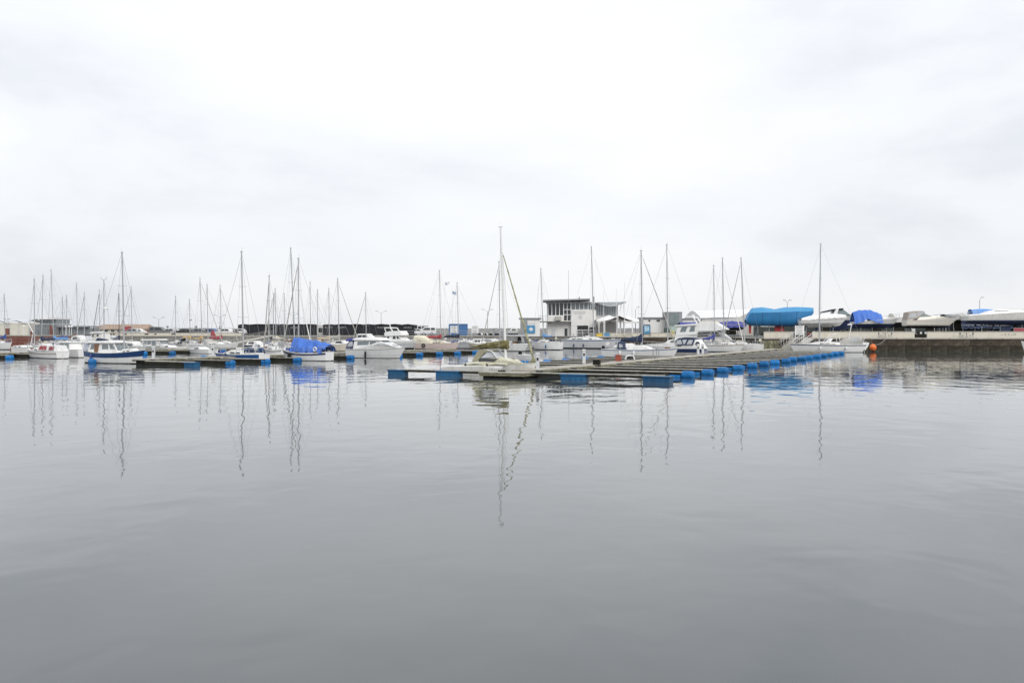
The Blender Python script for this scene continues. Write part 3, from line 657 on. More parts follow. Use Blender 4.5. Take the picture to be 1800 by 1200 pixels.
# ------------------------------------------------------------------ cars
CARM = {c: M('car_paint_' + c, v, .25, var=.03) for c, v in dict(white=(.72, .72, .72), silver=(.42, .43, .44), black=(.02, .02, .022), navy=(.03, .045, .09), red=(.35, .03, .03), grey=(.16, .165, .17), blue=(.06, .13, .3)).items()}
WHEEL_ME = MB().lathe((0, 0, 0), [(.2, -.11), (.31, -.1), (.33, -.05), (.33, .05), (.31, .1), (.2, .11)], 'y', 14).build('wheel', BLACK, mesh_only=True)
RIM_ME = MB().lathe((0, 0, 0), [(.03, -.125), (.2, -.115), (.2, .115), (.03, .125)], 'y', 10).build('rim', GREYH, mesh_only=True)
def car(label, px, D, colour, kind='hatch', flip=1, rz=0):
    r = empty('parked_car', (PX(px, D), D, GZ + .004), rz + (0 if flip > 0 else math.pi), label, 'car', 'cars parked on the back quay')
    low = {'hatch': [(-2.0, .45), (-2.05, .8), (-1.9, 1.0), (1.05, .95), (1.85, .8), (2.05, .6), (2.0, .35), (-1.95, .3)],
           'van': [(-2.3, .4), (-2.35, 1.05), (-2.3, 1.1), (1.5, 1.1), (2.2, .95), (2.35, .6), (2.3, .35), (-2.25, .3)]}[kind]
    up = {'hatch': [(-1.9, .98), (-1.55, 1.45), (-.9, 1.52), (.1, 1.46), (1.0, .96)], 'van': [(-2.3, 1.08), (-2.2, 1.88), (-1.2, 1.95), (.5, 1.9), (1.45, 1.08)]}[kind]
    P = CARM[colour]
    MB().prof(low, lambda x, z: .86 - .05 * abs(x) / 2).build('body', P, r, bevel=.06)
    hw = lambda x, z: .80 - .16 * (z - .95)
    MB().prof(up, hw).build('cabin', P, r, bevel=.05)
    zt = .1
    w1 = {'hatch': [(-1.5, 1.02), (-1.35, 1.38), (-.5, 1.42), (-.5, 1.0)], 'van': [(-.9, 1.2), (-.9, 1.75), (.35, 1.75), (1.0, 1.2)]}[kind]
    w2 = {'hatch': [(-.42, 1.0), (-.42, 1.42), (.1, 1.38), (.75, 1.0)], 'van': [(-2.1, 1.2), (-2.05, 1.75), (-1.1, 1.75), (-1.1, 1.2)]}[kind]
    for pts in (w1, w2):
        for s in (-1, 1): MB().plate(pts, lambda x, z: s * (hw(x, z) - .05), lambda x, z: s * (hw(x, z) + .012)).build('window', GLASS, r)
    for x in (-1.3, 1.3):
        for s in (-1, 1):
            wh = inst('wheel', WHEEL_ME, r, (x, s * .76, .33)); inst('rim', RIM_ME, wh)
    for s in (-1, 1): MB().box((2.0, s * .6, .68), (.1, .3, .13)).build('headlight', TENT, r)
cars = [(230, 'silver', 'hatch'), (246, 'white', 'hatch'), (266, 'red', 'hatch'), (281, 'grey', 'van'), (295, 'silver', 'hatch'), (309, 'white', 'hatch'), (322, 'black', 'hatch'), (332, 'silver', 'hatch'),
        (343, 'navy', 'hatch'), (354, 'grey', 'hatch'), (367, 'blue', 'hatch'), (381, 'silver', 'hatch'), (394, 'white', 'hatch'), (405, 'black', 'hatch'), (417, 'white', 'hatch')]
desc = {}
cl = ['silver hatchback parked first from the left on the back quay', 'white hatchback parked second from the left, beside the silver hatchback', 'red hatchback parked on the back quay above the pale wall', 'grey van parked under the leftmost double street lamp', 'silver hatchback parked below the left round sign',
      'white hatchback parked behind a thin mast above the wheelhouse boat', 'black hatchback parked left of the mast with a small radar', 'silver hatchback parked directly behind the mast with a small radar', 'navy hatchback parked below the right round sign', 'grey hatchback parked behind two close masts',
      'blue hatchback parked between two tall masts', 'silver hatchback parked behind the red furled sail', 'white hatchback parked under the second double street lamp', 'black hatchback parked between two white hatchbacks', 'white hatchback parked beside the leftmost black boathouse']
for i, (px, c, k) in enumerate(cars): car(cl[i], px, 205 + (i % 3) * .8, c, k, 1 if i % 2 else -1, R(random.uniform(-12, 12)))
car('white car parked at the right end of the black boathouses', 736, 209, 'white', 'hatch', 1)
car('white van parked right of the black boathouses beyond a white car', 750, 222, 'white', 'van', -1)

# ------------------------------------------------------------------ floating pontoons with finger berths
U = Vector((.47, .883)).normalized(); V = Vector((U.y, -U.x)); UA = math.atan2(U.y, U.x); VA = math.atan2(V.y, V.x)
DRUM_ME = MB().lathe((0, 0, 0), [(.06, -.50), (.24, -.49), (.30, -.44), (.315, -.36), (.315, -.18), (.335, -.165), (.335, -.135), (.315, -.12), (.315, .12), (.335, .135), (.335, .165), (.315, .18), (.315, .36), (.30, .44), (.24, .49), (.06, .50)], 'y', 14).build('drum', DRUM, smooth=True, mesh_only=True)
def tub_mesh(L):
    mb = MB()
    mb.box((0, 0, -.02), (L, .78, .72), top=1.0); mb.box((0, 0, .30), (L + .14, .92, .07))
    for i in range(4): mb.box((-L * .375 + i * L / 4, 0, -.03), (.07, .84, .6))
    return mb.build('tub', TUBM, mesh_only=True, bevel=.015)
ORD = ['first', 'second', 'third', 'fourth', 'fifth', 'sixth', 'seventh', 'eighth', 'ninth', 'tenth', 'eleventh', 'twelfth', 'thirteenth', 'fourteenth', 'fifteenth', 'sixteenth', 'seventeenth', 'eighteenth', 'nineteenth', 'twentieth']
def meshes_finger(L, deep):
    top = MB().box((0, 0, 0), (L, .40 if deep else .33, .055)).build('walkway', WOODG, mesh_only=True)
    sk = MB()
    zb = -.12 if deep else .22
    for s in (-1, 1): sk.box((0, s * (.16 if deep else .12), (.355 + zb) / 2), (L - .06, .07, .355 - zb))
    n = 9
    for i in range(n): sk.box((-L / 2 + L * (i + .5) / n, 0, .25), (.07, .2, .08))
    return top, sk.build('side_beam', WOODD, mesh_only=True)
def finger(base, L, side, meshes, label, group, drums=True, tub=None, tubs=()):
    """base: where it leaves the pontoon edge; side +1 = along V"""
    a = VA + (0 if side > 0 else math.pi)
    r = empty('finger_pontoon', (base.x, base.y, 0), a + R(random.uniform(-.7, .7)), label, 'finger pontoon', group)
    r.rotation_euler[0] = R(random.uniform(-.8, .8))
    inst('walkway', meshes[0], r, (L / 2, 0, .385)); inst('side_beam', meshes[1], r, (L / 2, 0, 0))
    if drums:
        d1 = inst('float_drum', DRUM_ME, r, (L - .15 + random.uniform(-.1, .1), random.uniform(-.1, .1), .15 + random.uniform(-.04, .03)), R(90 + random.uniform(-8, 8))); d1.scale = (.95, .84, .95)
        d2 = inst('float_drum', DRUM_ME, r, (L - 1.1 + random.uniform(-.1, .1), .12 * side, .05), R(90 + random.uniform(-5, 5))); d2.scale = (.9, .84, .9)
    for x, l in tubs:
        inst('float_tub', tub_mesh(l), r, (x, -.05 * side, .03), 0)
    MB().box((.3, .32, .44), (.5, .14, .12)).build('root_bracket', WOODD, r)
    return r

def spine(name, label, P0, n, seg, wid, head=True, mat=PDECK):
    r = empty(name, (P0.x, P0.y, 0), UA, label, 'pontoon')
    dk = MB().box((0, 0, 0), (seg - .04, wid, .1)).build('deck_section', mat, mesh_only=True)
    fl = MB().box((0, 0, 0), (seg - .5, wid - .2, .62)).build('float_block', WOODD, mesh_only=True, bevel=.03)
    ed = MB().box((0, 0, 0), (seg - .02, .12, .16)).build('edge_beam', CONCD, mesh_only=True)
    for i in range(n):
        x = (i + .5) * seg; inst('deck_section', dk, r, (x, 0, .47 + random.uniform(-.008, .008))); inst('float_block', fl, r, (x, 0, .10))
        for s in (-1, 1): inst('edge_beam', ed, r, (x, s * (wid / 2 + .05), .40))
    return r
def post(label, P, z0=.52, h=1.05, w_=.26):
    r = empty('service_post', (P.x, P.y, z0), 0, label, 'service post', 'white service posts on the pontoons')
    MB().box((0, 0, h / 2), (w_, w_, h), top=.94).build('body', GREYH, r, bevel=.03)
    MB().box((0, 0, h + .05), (w_ + .04, w_ + .04, .1)).build('cap', GEL, r, bevel=.02)
    MB().box((0, -w_ / 2 - .01, h * .7), (.12, .03, .18)).build('socket', BLACK, r)

SP = 4.5
# --- pontoon 1, the long one with the mossy head
A1 = Vector((.9, 61.3)); W1 = 1.9
spine('pontoon', 'long grey pontoon with empty finger berths running from mossy head to quay', A1, 18, 4.4, W1)
r = empty('mossy_pontoon', (A1.x - .9 * U.x, A1.y - .9 * U.y, 0), UA, 'moss-covered concrete pontoon head below the trimaran bow', 'pontoon head')
MB().box((0, .9, .235), (1.74, 3.4, .19)).build('moss_fringe', CONCD, r, bevel=.04); MB().box((.12, .9, -.05), (1.4, 3.1, .38)).build('float_block', WOODD, r, bevel=.03)  # lower dark block paints the black shadow under the moss fringe
MB().box((0, .9, .37), (1.8, 3.5, .09)).build('deck', PDECK, r, bevel=.02)
FM1 = meshes_finger(9.0, False); FM1L = meshes_finger(8.6, False)
for k in range(17):
    b = A1 + U * (SP * k + .3) + V * (W1 / 2)
    if k == 0:
        finger(b - U * 1.0, 9.0, 1, FM1, 'nearest finger pontoon with two long blue tub floats, right of the mossy head', 'right-hand fingers of the long pontoon', drums=False, tubs=((3.0, 1.65), (8.6, 1.7)))
        continue
    finger(b, 9.0, 1, FM1, f'{ORD[k]} finger pontoon from the mossy head on its right, ending in blue drums', 'right-hand fingers of the long pontoon')
for k in range(13):
    b = A1 + U * (SP * k + .3) - V * (W1 / 2)
    if k == 0:
        finger(b - U * 1.0, 8.6, -1, FM1L, 'thin finger pontoon in front of the trimaran with blue tub floats at its end', 'left-hand fingers of the long pontoon', drums=False, tubs=((4.6, 1.75), (8.9, 1.25)))
        continue
    finger(b, 8.6, -1, FM1L, f'{ORD[k]} finger pontoon from the trimaran end on the left side of long pontoon', 'left-hand fingers of the long pontoon')
for lab, px, y in (('white service post nearest the camera, at the trimaran bow', 945, 650), ('white service post on the long pontoon above the blue drums', 1019, 639), ('white service post in front of the navy hull, left of two', 1205, 622.5), ('white service post in front of the navy hull, right of two', 1226, 622)):
    D = (EYE - .52) * FOC / (y - HZ); q = Vector((PX(px, D), D)); k = (q - A1).dot(U); q2 = A1 + U * k + V * max(-1.0, min(1.0, (q - A1).dot(V)))
    post(lab, q2)
# things lying on the long pontoon
def onp(px, y, z=.52): D = (EYE - z) * FOC / (y - HZ); return (PX(px, D), D, z)
def crate(label, px, y, mat, d, name='crate', rz=.2, cat='crate'):
    r = empty(name, onp(px, y), rz, label, cat)
    MB().box((0, 0, d[2] / 2), d, top=.94).build('body', mat, r, bevel=.03); MB().box((0, 0, d[2] + .02), (d[0] * 1.02, d[1] * 1.02, .06)).build('lid', mat, r, bevel=.015)
crate('rusty red box standing on the long pontoon', 1087, 634.5, M('rust_red', (.3, .07, .045), .8, var=.25), (.75, .5, .5), 'tool_box', UA + .3, 'box')
crate('dark mossy box on the long pontoon left of the red box', 1049, 641, WOODD, (.6, .5, .34), 'wooden_box', UA + .1, 'box')
# black ladder posts standing up through the pontoon
for i, px in enumerate((1148, 1154, 1158)):
    p = onp(px, 629.5, .5); tag(MB().tube((p[0], p[1], .3), (p[0], p[1], 1.55 - i * .1), .035).box((p[0], p[1], .32), (.16, .16, .06)).build('iron_rod', GREYCLAD), ['left thin iron rod', 'middle thin iron rod', 'right thin iron rod'][i] + ' of three standing on the long pontoon', 'rod', 'thin iron rods on the long pontoon')

# --- pontoon 2 (left)
A2 = Vector((-34.2, 83.4)); W2 = 1.6
spine('pontoon', 'dark left pontoon with service posts behind the near left finger berths', A2, 12, 4.5, W2)
FM2 = meshes_finger(6.0, True); FM2L = meshes_finger(5.6, True)
for k in range(12):
    b = A2 + U * (SP * k + .2) + V * (W2 / 2)
    lab = f'{ORD[k]} dark finger pontoon from the front, right side of the left pontoon'
    if k == 0: finger(b, 6.0, 1, FM2, 'front dark finger pontoon of left pontoon ending in a blue tub float', 'right-hand fingers of the left pontoon', drums=False, tubs=((5.9, 1.15),))
    else: finger(b, 6.0, 1, FM2, lab, 'right-hand fingers of the left pontoon')
for k in range(1, 7):
    b = A2 + U * (SP * k + .2) - V * (W2 / 2)
    finger(b, 5.6, -1, FM2L, f'{ORD[k]} dark finger pontoon from the front, left side of the left pontoon', 'left-hand fingers of the left pontoon')
for lab, px, y in (('white service post at the near end of the left pontoon', 270, 631), ('white service post on left pontoon left of the blue-striped sailboat', 355, 626), ('white service post on left pontoon at the stern of the blue-striped sailboat', 462, 620)):
    D = (EYE - .52) * FOC / (y - HZ); q = Vector((PX(px, D), D)); k = (q - A2).dot(U); q2 = A2 + U * k + V * max(-.9, min(.9, (q - A2).dot(V)))
    post(lab, q2)
r = empty('float_drum', (PX(162, 87.5), 87.5, .14), R(40), 'blue float drum at the stern of the classic blue boat', 'float drum'); inst('drum', DRUM_ME, r)
# --- pontoon 3 (far left)
A3 = Vector((-62.0, 104.5))
spine('pontoon', 'dark pontoon at the far left edge behind the white and red sailboat', A3, 10, 4.5, 2.2)
for k in range(9):
    b = A3 + U * (SP * k + .2) + V * 1.1
    finger(b, 6.0, 1, FM2, f'{ORD[k]} dark finger pontoon from the front of the far left pontoon', 'fingers of the far left pontoon')

# ------------------------------------------------------------------ boats
class Hull:
    def __init__(s, L, B, zs, tw=.78, draft=.35, rake=.7, p=2.1, xm=.42, wl=.84, flare=.35, srake=0.0, zo=0.0, hard=False):
        s.L, s.B, s.zst, s.zm, s.zb = L, B, zs[0], zs[1], zs[2]; s.tw, s.d, s.rake, s.p, s.xm, s.wl, s.fl, s.sr, s.zo, s.hard = tw, draft, rake, p, xm, wl, flare, srake, zo, hard
    def b(s, t):
        if t >= s.xm: return s.B / 2 * max(0, 1 - ((t - s.xm) / (1 - s.xm)) ** s.p)
        return s.B / 2 * (1 - (1 - s.tw) * ((s.xm - t) / s.xm) ** 2)
    def zs(s, t):
        a, m, b = s.zst, s.zm, s.zb       # quadratic through t=0, .45, 1
        return a * (t - .45) * (t - 1) / .45 + m * t * (t - 1) / (.45 * -.55) + b * t * (t - .45) / .55
    def pt(s, t, w, side, off=0):
        b = s.b(t); z1 = s.zs(t); wl = s.wl - s.fl * t ** 2.4
        if w >= 0:
            z = z1 * w; f = wl + (1 - wl) * (w ** (.75 if not s.hard else 1.0))
        else:
            k = -w; z = -s.d * (1 - .55 * t ** 4) * (k if s.hard else k ** .8) * (1 - .5 * (1 - t) ** 3 * (0 if s.hard else 1)); f = wl * max(0, 1 - k ** (1.6 if not s.hard else 1.05))
        q = max(0, min(1, (w * z1 + s.d) / (z1 + s.d))) if w >= 0 else max(0, (s.d + z) / (z1 + s.d))
        x = -s.L / 2 + s.L * t - s.rake * (1 - q) * t ** 5 + s.sr * (1 - q) * (1 - t) ** 5
        return (x, side * (b * f + (off if b * f > .02 else 0)), z + s.zo)
    TS = [0, .06, .14, .24, .34, .44, .54, .64, .72, .79, .85, .9, .94, .97, .99, 1.0]
    def band(s, w0, w1, n=5, off=0, t0=0, t1=1):
        ts = [t for t in s.TS if t0 <= t <= t1]
        if ts[0] > t0: ts.insert(0, t0)
        if ts[-1] < t1: ts.append(t1)
        mb = MB()
        for side in (1, -1): mb.grid([[s.pt(t, w0 + (w1 - w0) * k / n, side, off) for k in range(n + 1)] for t in ts])
        return mb
    def make(s, root, top, bottom, deck, boot=0.06, rail=None):
        mb = s.band(boot, 1, 6)
        ring = [s.pt(0, boot + (1 - boot) * k / 6, 1) for k in range(7)] + [s.pt(0, boot + (1 - boot) * k / 6, -1) for k in range(6, -1, -1)]
        mb.add(ring, [tuple(range(len(ring)))]); mb.build('hull', top, root, smooth=True)
        mb = s.band(-1, boot, 6)
        ring = [s.pt(0, -1 + (1 + boot) * k / 6, 1) for k in range(7)] + [s.pt(0, -1 + (1 + boot) * k / 6, -1) for k in range(6, -1, -1)]
        mb.add(ring, [tuple(range(len(ring)))]); mb.build('bottom_paint', bottom, root, smooth=True)
        rows = []
        for t in s.TS:
            a = s.pt(t, 1, 1); rows.append([(a[0], a[1] * k, a[2] - .03 + .05 * s.B / 2 * (1 - k * k) * .6) for k in (1, .6, .2, -.2, -.6, -1)])
        MB().grid(rows).build('deck', deck, root, smooth=True)
        mb = MB()
        for side in (1, -1): mb.path([Vector(s.pt(t, 1, side)) + Vector((0, 0, .015)) for t in s.TS], .028, 4)
        mb.path([s.pt(0, 1, 1), s.pt(0, 1, -1)], .028, 4); mb.build('toe_rail', rail or deck, root)

class Boat:
    def __init__(s, name, label, cat, x0, x1, wl=None, bow='R', hd=28, B=2.6, sheer=None, D=None, z0=0, zo=None, group=None, hull=True, top=None, bottom=None, deck=None, boot=.06, rail=None, **kw):
        s.D = D or WD(wl); sg = 1 if bow == 'R' else -1; s.sg = sg
        ang = -R(hd) if sg > 0 else math.pi - R(hd); s.ang = ang; s.d = Vector((math.cos(ang), math.sin(ang))); s.z0 = z0
        xm = (x0 + x1) / 2; c0 = Vector((PX(xm, s.D), s.D)); s.c = c0
        shrink = B * .36 * abs(math.sin(R(hd)))
        ta, tb = s._t(x0, c0), s._t(x1, c0)
        if sg > 0: ta += shrink
        else: tb += shrink
        lo, hi = min(ta, tb), max(ta, tb); s.L = hi - lo; s.c = c0 + s.d * (lo + hi) / 2
        s.zo = zo if zo is not None else 0.0
        s.root = empty(name, (s.c.x, s.c.y, z0), ang, label, cat, group); s.B = B
        if hull:
            zs = [s.Z(y) - s.zo for y in sheer]
            s.h = Hull(s.L, B, zs, zo=s.zo, **kw); s.h.make(s.root, top or GEL, bottom or DARKAF, deck or GEL, boot, rail)
    def _t(s, px, c):
        k = (px - 900) / FOC; return (k * c.y - c.x) / (s.d.x - k * s.d.y)
    def X(s, px): return s._t(px, s.c)
    def Z(s, py): return PZ(py, s.D) - s.z0
    def dk(s, x):                       # deck height at local x
        t = min(1, max(0, x / s.L + .5)); return s.h.zs(t) + s.h.zo
    def hb(s, x): return s.h.b(min(1, max(0, x / s.L + .5)))
    def P(s, pts): return [(s.X(a), s.Z(b)) for a, b in pts]
    def hwf(s, hb, ht, z0, z1, fol=True):
        def f(x, z):
            k = min(1, max(0, (z - z0) / (z1 - z0 + 1e-6))); h = hb + (ht - hb) * k
            return max(.03, min(h, (s.hb(x) * .97 if fol else h)))
        return f
    def prof(s, name, pts, hb, ht, mat, bevel=.04, fol=True, px=True, wins=(), wmat=None, screens=(), parent=None):
        q = s.P(pts) if px else pts; zz = [z for _, z in q]; f = s.hwf(hb, ht, min(zz), max(zz), fol)
        o = MB().prof(q, f).build(name, mat, parent or s.root, bevel=bevel)
        for w_ in wins:
            wp = s.P(w_) if px else w_
            for sd in (1, -1): MB().plate(wp, lambda x, z: sd * (f(x, z) - .03), lambda x, z: sd * (f(x, z) + .014)).build('window', wmat or GLASS, o)
        for a, b in screens:
            (ax, az), (bx, bz) = (s.P([a, b]) if px else (a, b)); dx, dz = bx - ax, bz - az; l = math.hypot(dx, dz); nx, nz = -dz / l, dx / l
            cx = sum(x for x, _ in q) / len(q)
            if nx * (ax - cx) < 0: nx, nz = -nx, -nz
            p0 = (ax + dx * .12, az + dz * .12); p1 = (ax + dx * .88, az + dz * .88)
            for y0_, y1_ in ((-.86, -.31), (-.27, .27), (.31, .86)):
                vs = []
                for o_ in (-.02, .018):
                    for (xx, zz_), yy in ((p0, y0_), (p0, y1_), (p1, y1_), (p1, y0_)): vs.append((xx + nx * o_, yy * f(xx, zz_), zz_ + nz * o_))
                MB().add(vs, [(0, 1, 2, 3), (7, 6, 5, 4), (0, 4, 5, 1), (1, 5, 6, 2), (2, 6, 7, 3), (3, 7, 4, 0)]).build('windscreen_pane', wmat or GLASS, o)
        return o
    def stripe(s, w0, w1, mat, t0=0, t1=1, name='stripe'): return s.h.band(w0, w1, 2, .014, t0, t1).build(name, mat, s.root, smooth=True)
    def rails(s, a=.62, b=1.0, h=.55, stern=True, lines=True, r=.02):
        mb = MB(); H = s.h; pts = {}
        for side in (1, -1):
            tt = [a + (b - .01 - a) * i / 5 for i in range(6)]
            up = [Vector(H.pt(t, 1, side * .94)) + Vector((0, 0, h)) for t in tt]; mb.path(up, r, 4); pts[side] = up[-1]
            for t, p in list(zip(tt, up))[::2] + [(tt[-1], up[-1])]: mb.tube(H.pt(t, 1, side * .94), p, r * .8, n=4)
        mb.path([pts[1], pts[-1]], r, 4); mb.build('pulpit', STEEL, s.root)
        if lines:
            mb = MB()
            for side in (1, -1):
                tt = [.06 + (a - .06) * i / 5 for i in range(6)]; up = [Vector(H.pt(t, 1, side * .96)) + Vector((0, 0, h)) for t in tt]
                mb.path(up, .009, 3); mb.path([p - Vector((0, 0, h * .48)) for p in up], .009, 3)
                for t, p in zip(tt, up): mb.tube(H.pt(t, 1, side * .96), p, .014, n=4)
            mb.build('guard_rail', STEEL, s.root)
        if stern:
            mb = MB(); c = []
            for side in (1, -1):
                tt = [.16, .08, .005]; up = [Vector(H.pt(t, 1, side * .95)) + Vector((0, 0, h)) for t in tt]; mb.path(up, r, 4); c.append(up[-1])
                for t, p in zip(tt, up): mb.tube(H.pt(t, 1, side * .95), p, r * .8, n=4)
            mb.path(c, r, 4); mb.build('pushpit', STEEL, s.root)
    def mast(s, pb, pt, yt, mat=ALU, boom=.40, cover=None, jib=None, fore=None, spreaders=2, base=None, back=True, r=.075, droop=0, bz=None, coverh=.38, frac=.97, boat_fore=True, shrouds=True, cl=None):
        x = s.X(pb); zb = s.dk(x) if base is None else base; zt = s.Z(yt); dw = (pt - pb) * s.D / FOC
        c, si = math.cos(-s.ang), math.sin(-s.ang); lx, ly = dw * c, dw * si
        b0 = Vector((x, 0, zb)); tp = Vector((x + lx, ly, zt)); at = lambda k: b0.lerp(tp, k)
        MB().tube(b0 - Vector((0, 0, .12)), tp, r, r * .72, 8).build('mast', mat, s.root, smooth=True)
        MB().box(tp + Vector((0, 0, .03)), (.3, .09, .07)).tube(tp, tp + Vector((-.1, 0, .45)), .012).build('masthead', mat, s.root)
        L = s.L
        mb = MB()
        if back: mb.tube(tp, (-L / 2 + .1, 0, s.dk(-L / 2) + .05), .010, n=4)
        if shrouds:
            for k, sp in zip(([.45] if spreaders == 1 else [.36, .66][:spreaders]), (.8, .6)):
                hw = max(.35, s.B * .32) * (1 if k < .5 else .75); p = at(k)
                MB().tube(p + Vector((-.06, -hw, .03)), p, .022, n=4).tube(p, p + Vector((-.06, hw, .03)), .022, n=4).build('spreader', mat, s.root)
            hw = max(.35, s.B * .32)
            for sd in (1, -1):
                ch = Vector((x - .12, sd * s.hb(x - .1) * .93, s.dk(x))); p1 = at(.36 if spreaders > 1 else .45) + Vector((-.06, sd * hw, .03))
                if spreaders: mb.tube(ch, p1, .009, n=4).tube(p1, at(frac), .009, n=4).tube(ch + Vector((-.3, 0, 0)), at(.35), .008, n=4)
                else: mb.tube(ch, at(.9), .009, n=4)
        bw = Vector((L / 2 - .15, 0, s.dk(L / 2) + .05)); hd_ = at(fore or frac)
        if boat_fore: mb.tube(hd_, bw, .012, n=4)
        if mb.v: mb.build('standing_rigging', WIRE, s.root)
        if jib:
            rows = []
            for i in range(25):
                k = .015 + .93 * i / 24; p = bw.lerp(hd_, k); rr = (.028 + .042 * (1 - k) ** .8) * (1 + .12 * math.sin(i * 2.3)); u = Vector((0, 1, 0)); v2 = (hd_ - bw).normalized().cross(u)
                rows.append([p + u * rr * math.cos(a * math.pi / 3) + v2 * rr * math.sin(a * math.pi / 3) for a in range(6)])
            MB().grid(rows, True, True).build('furled_jib', jib, s.root, smooth=True)
        if boom:
            z = bz if bz is not None else zb + 1.05; e = x - boom * L; bo = Vector((x - .05, 0, z)); be = Vector((e, 0, z - droop + .08))
            MB().tube(bo, be, .05, .045, 6).build('boom', mat, s.root)
            MB().tube(tp.lerp(b0, .02), be, .008, n=4).build('topping_lift', WIRE, s.root)
            if cover: s.cover(bo, be, cover, coverh, cl)
        return x, zb, zt
    def cover(s, a, b, mat, h, cl=None, name='sail_cover'):
        rows = []; n = 16; rn = random.Random(int(h * 100 + a.x * 10))
        for i in range(n + 1):
            k = i / n * (cl or .97); p = a.lerp(b, k); hh = h * (1.0 + .75 * max(0, 1 - k * 3.2) ** 2) * (.9 - .5 * k + .12 * math.sin(k * 5 + h * 20)) * (1 + .06 * math.sin(i * 2.1)); ww = .13 + .05 * (1 - k)
            row = []
            for j in range(10):
                q = 2 * math.pi * j / 10; row.append((p.x + (.1 if i == 0 else 0), ww * math.sin(q) * (1 + rn.uniform(-.15, .15)), p.z + hh * (.42 - .58 * math.cos(q)) + rn.uniform(-.015, .015) - .05))
            rows.append(row)
        MB().grid(rows, True, True).build(name, mat, s.root, smooth=True)
    def cabin(s, x0, x1, h, mat=None, wf=.62, slope=(.9, .35), wins=3, z=None, wmat=None):
        """trunk cabin between local x0 (aft) and x1 (fore)"""
        za, zf = s.dk(x0) - .05, s.dk(x1) - .05; sl = (x1 - x0)
        pts = [(x0, za), (x0 + slope[1] * h, za + h + .02), (x0 + sl * .55, (za + zf) / 2 + h + .06), (x1 - slope[0] * sl * .35, zf + h * .8), (x1, zf)]
        ff = lambda x, z: max(.05, min(s.B * .5 * wf, s.hb(x) * (wf + .06)) * (1 - .12 * max(0, z - min(za, zf)) / h))
        o = MB().prof(pts, ff).build('cabin', mat or GEL, s.root, bevel=.05)
        if wins:
            xa, xb = x0 + sl * .12, x1 - sl * .40; w_ = (xb - xa) / wins
            for i in range(wins):
                a, b = xa + i * w_ + .06, xa + (i + 1) * w_ - .06; hz = lambda x: s.dk(x) - .05 + h * .42; hh = h * .17
                wp = [(a, hz(a) - hh), (a + .05, hz(a) + hh), (b - .05, hz(b) + hh * .9), (b, hz(b) - hh)]
                for sd in (1, -1): MB().plate(wp, lambda x, z: sd * (ff(x, z) - .04), lambda x, z: sd * (ff(x, z) + .013)).build('window', wmat or GLASS, o)
        MB().box((x0 + sl * .45, 0, (za + zf) / 2 + h + .06), (.5, .5, .08)).build('hatch', LGLASS, o, bevel=.02)
        return o
    def hood(s, x0, x1, h, mat, w_=None, z=None, windows=True, name='spray_hood'):
        """folding canvas hood, low at x1 (front), tall at x0 (back)"""
        z = s.dk((x0 + x1) / 2) if z is None else z; w_ = w_ or s.B * .34; rows = []
        for i in range(9):
            u = i / 8; x = x1 + (x0 - x1) * u; hh = h * (math.sin(min(1, u * 1.35) * math.pi / 2) ** .8) + .02; row = []
            for j in range(11):
                a = math.pi * j / 10; row.append((x, w_ * math.copysign(abs(math.cos(a)) ** .55, math.cos(a)), z + hh * math.sin(a) ** .55))
            rows.append(row)
        o = MB().grid(rows).build(name, mat, s.root, smooth=True)
        if windows:
            for sd in (1, -1):
                MB().plate([(x0 + (x1 - x0) * .2, z + h * .3), (x0 + (x1 - x0) * .2, z + h * .72), (x0 + (x1 - x0) * .5, z + h * .62), (x0 + (x1 - x0) * .6, z + h * .3)], lambda x, zz: sd * (w_ * .9), lambda x, zz: sd * (w_ + .012)).build('vinyl_window', VINYL, o)
        return o
    def tarp(s, x0, x1, ridge, hw, mat, drop=.3, fold=.05, name='tarpaulin', seed=1, n=40, m=18, sharp=1.25, base=None):
        """draped sheet: ridge(x) height along the middle, edge hanging below the sheer"""
        rows = []
        for i in range(n + 1):
            x = x0 + (x1 - x0) * i / n; zr = ridge(x); zb = (base(x) if base else s.dk(x) - drop); h_ = hw(x); row = []
            for j in range(m + 1):
                v = -1 + 2 * j / m; av = abs(v)
                f = fold * noise.noise(Vector((x * 1.6 + seed * 7, v * 2.2, seed))) * 2 + fold * .8 * abs(noise.noise(Vector((x * 2.3 + v * 3 + seed, v * 6.5, seed + 2.)))) - fold * .35 * noise.noise(Vector((x * 5 + seed, v * 9, seed + 3.))) + fold * .9 * math.sin(x * 5.2 + 2.5 * noise.noise(Vector((x * .7, v * 1.5, seed + 5.)))) * av
                yy = h_ * math.copysign(min(1, av ** .8), v) * (1 + .04 * math.sin(x * 7 + seed)); zz = zb + (zr - zb) * (1 - av ** (sharp * 2)) if av < .999 else zb + f
                row.append((x, yy + f * .6 * (1 if v > 0 else -1), zz + f * (1 - av * .3)))
            rows.append(row)
        return MB().grid(rows).build(name, mat, s.root, smooth=True)
    def outboard(s, mat=BLACK, y=0):
        x = -s.L / 2 - .18; z = s.dk(-s.L / 2)
        o = MB().box((x, y, z + .12), (.42, .32, .5), top=.8).build('outboard_motor', mat, s.root, bevel=.06); MB().box((x, y, z - .45), (.16, .12, .7)).build('motor_leg', GREYCLAD, o)
    def bar(s, name, pts, r, mat, mirror=None, parent=None):
        mb = MB()
        for k in ((1, -1) if mirror else (1,)): mb.path([(x, (y * k), z) for x, y, z in pts], r, 5)
        return mb.build(name, mat, parent or s.root)
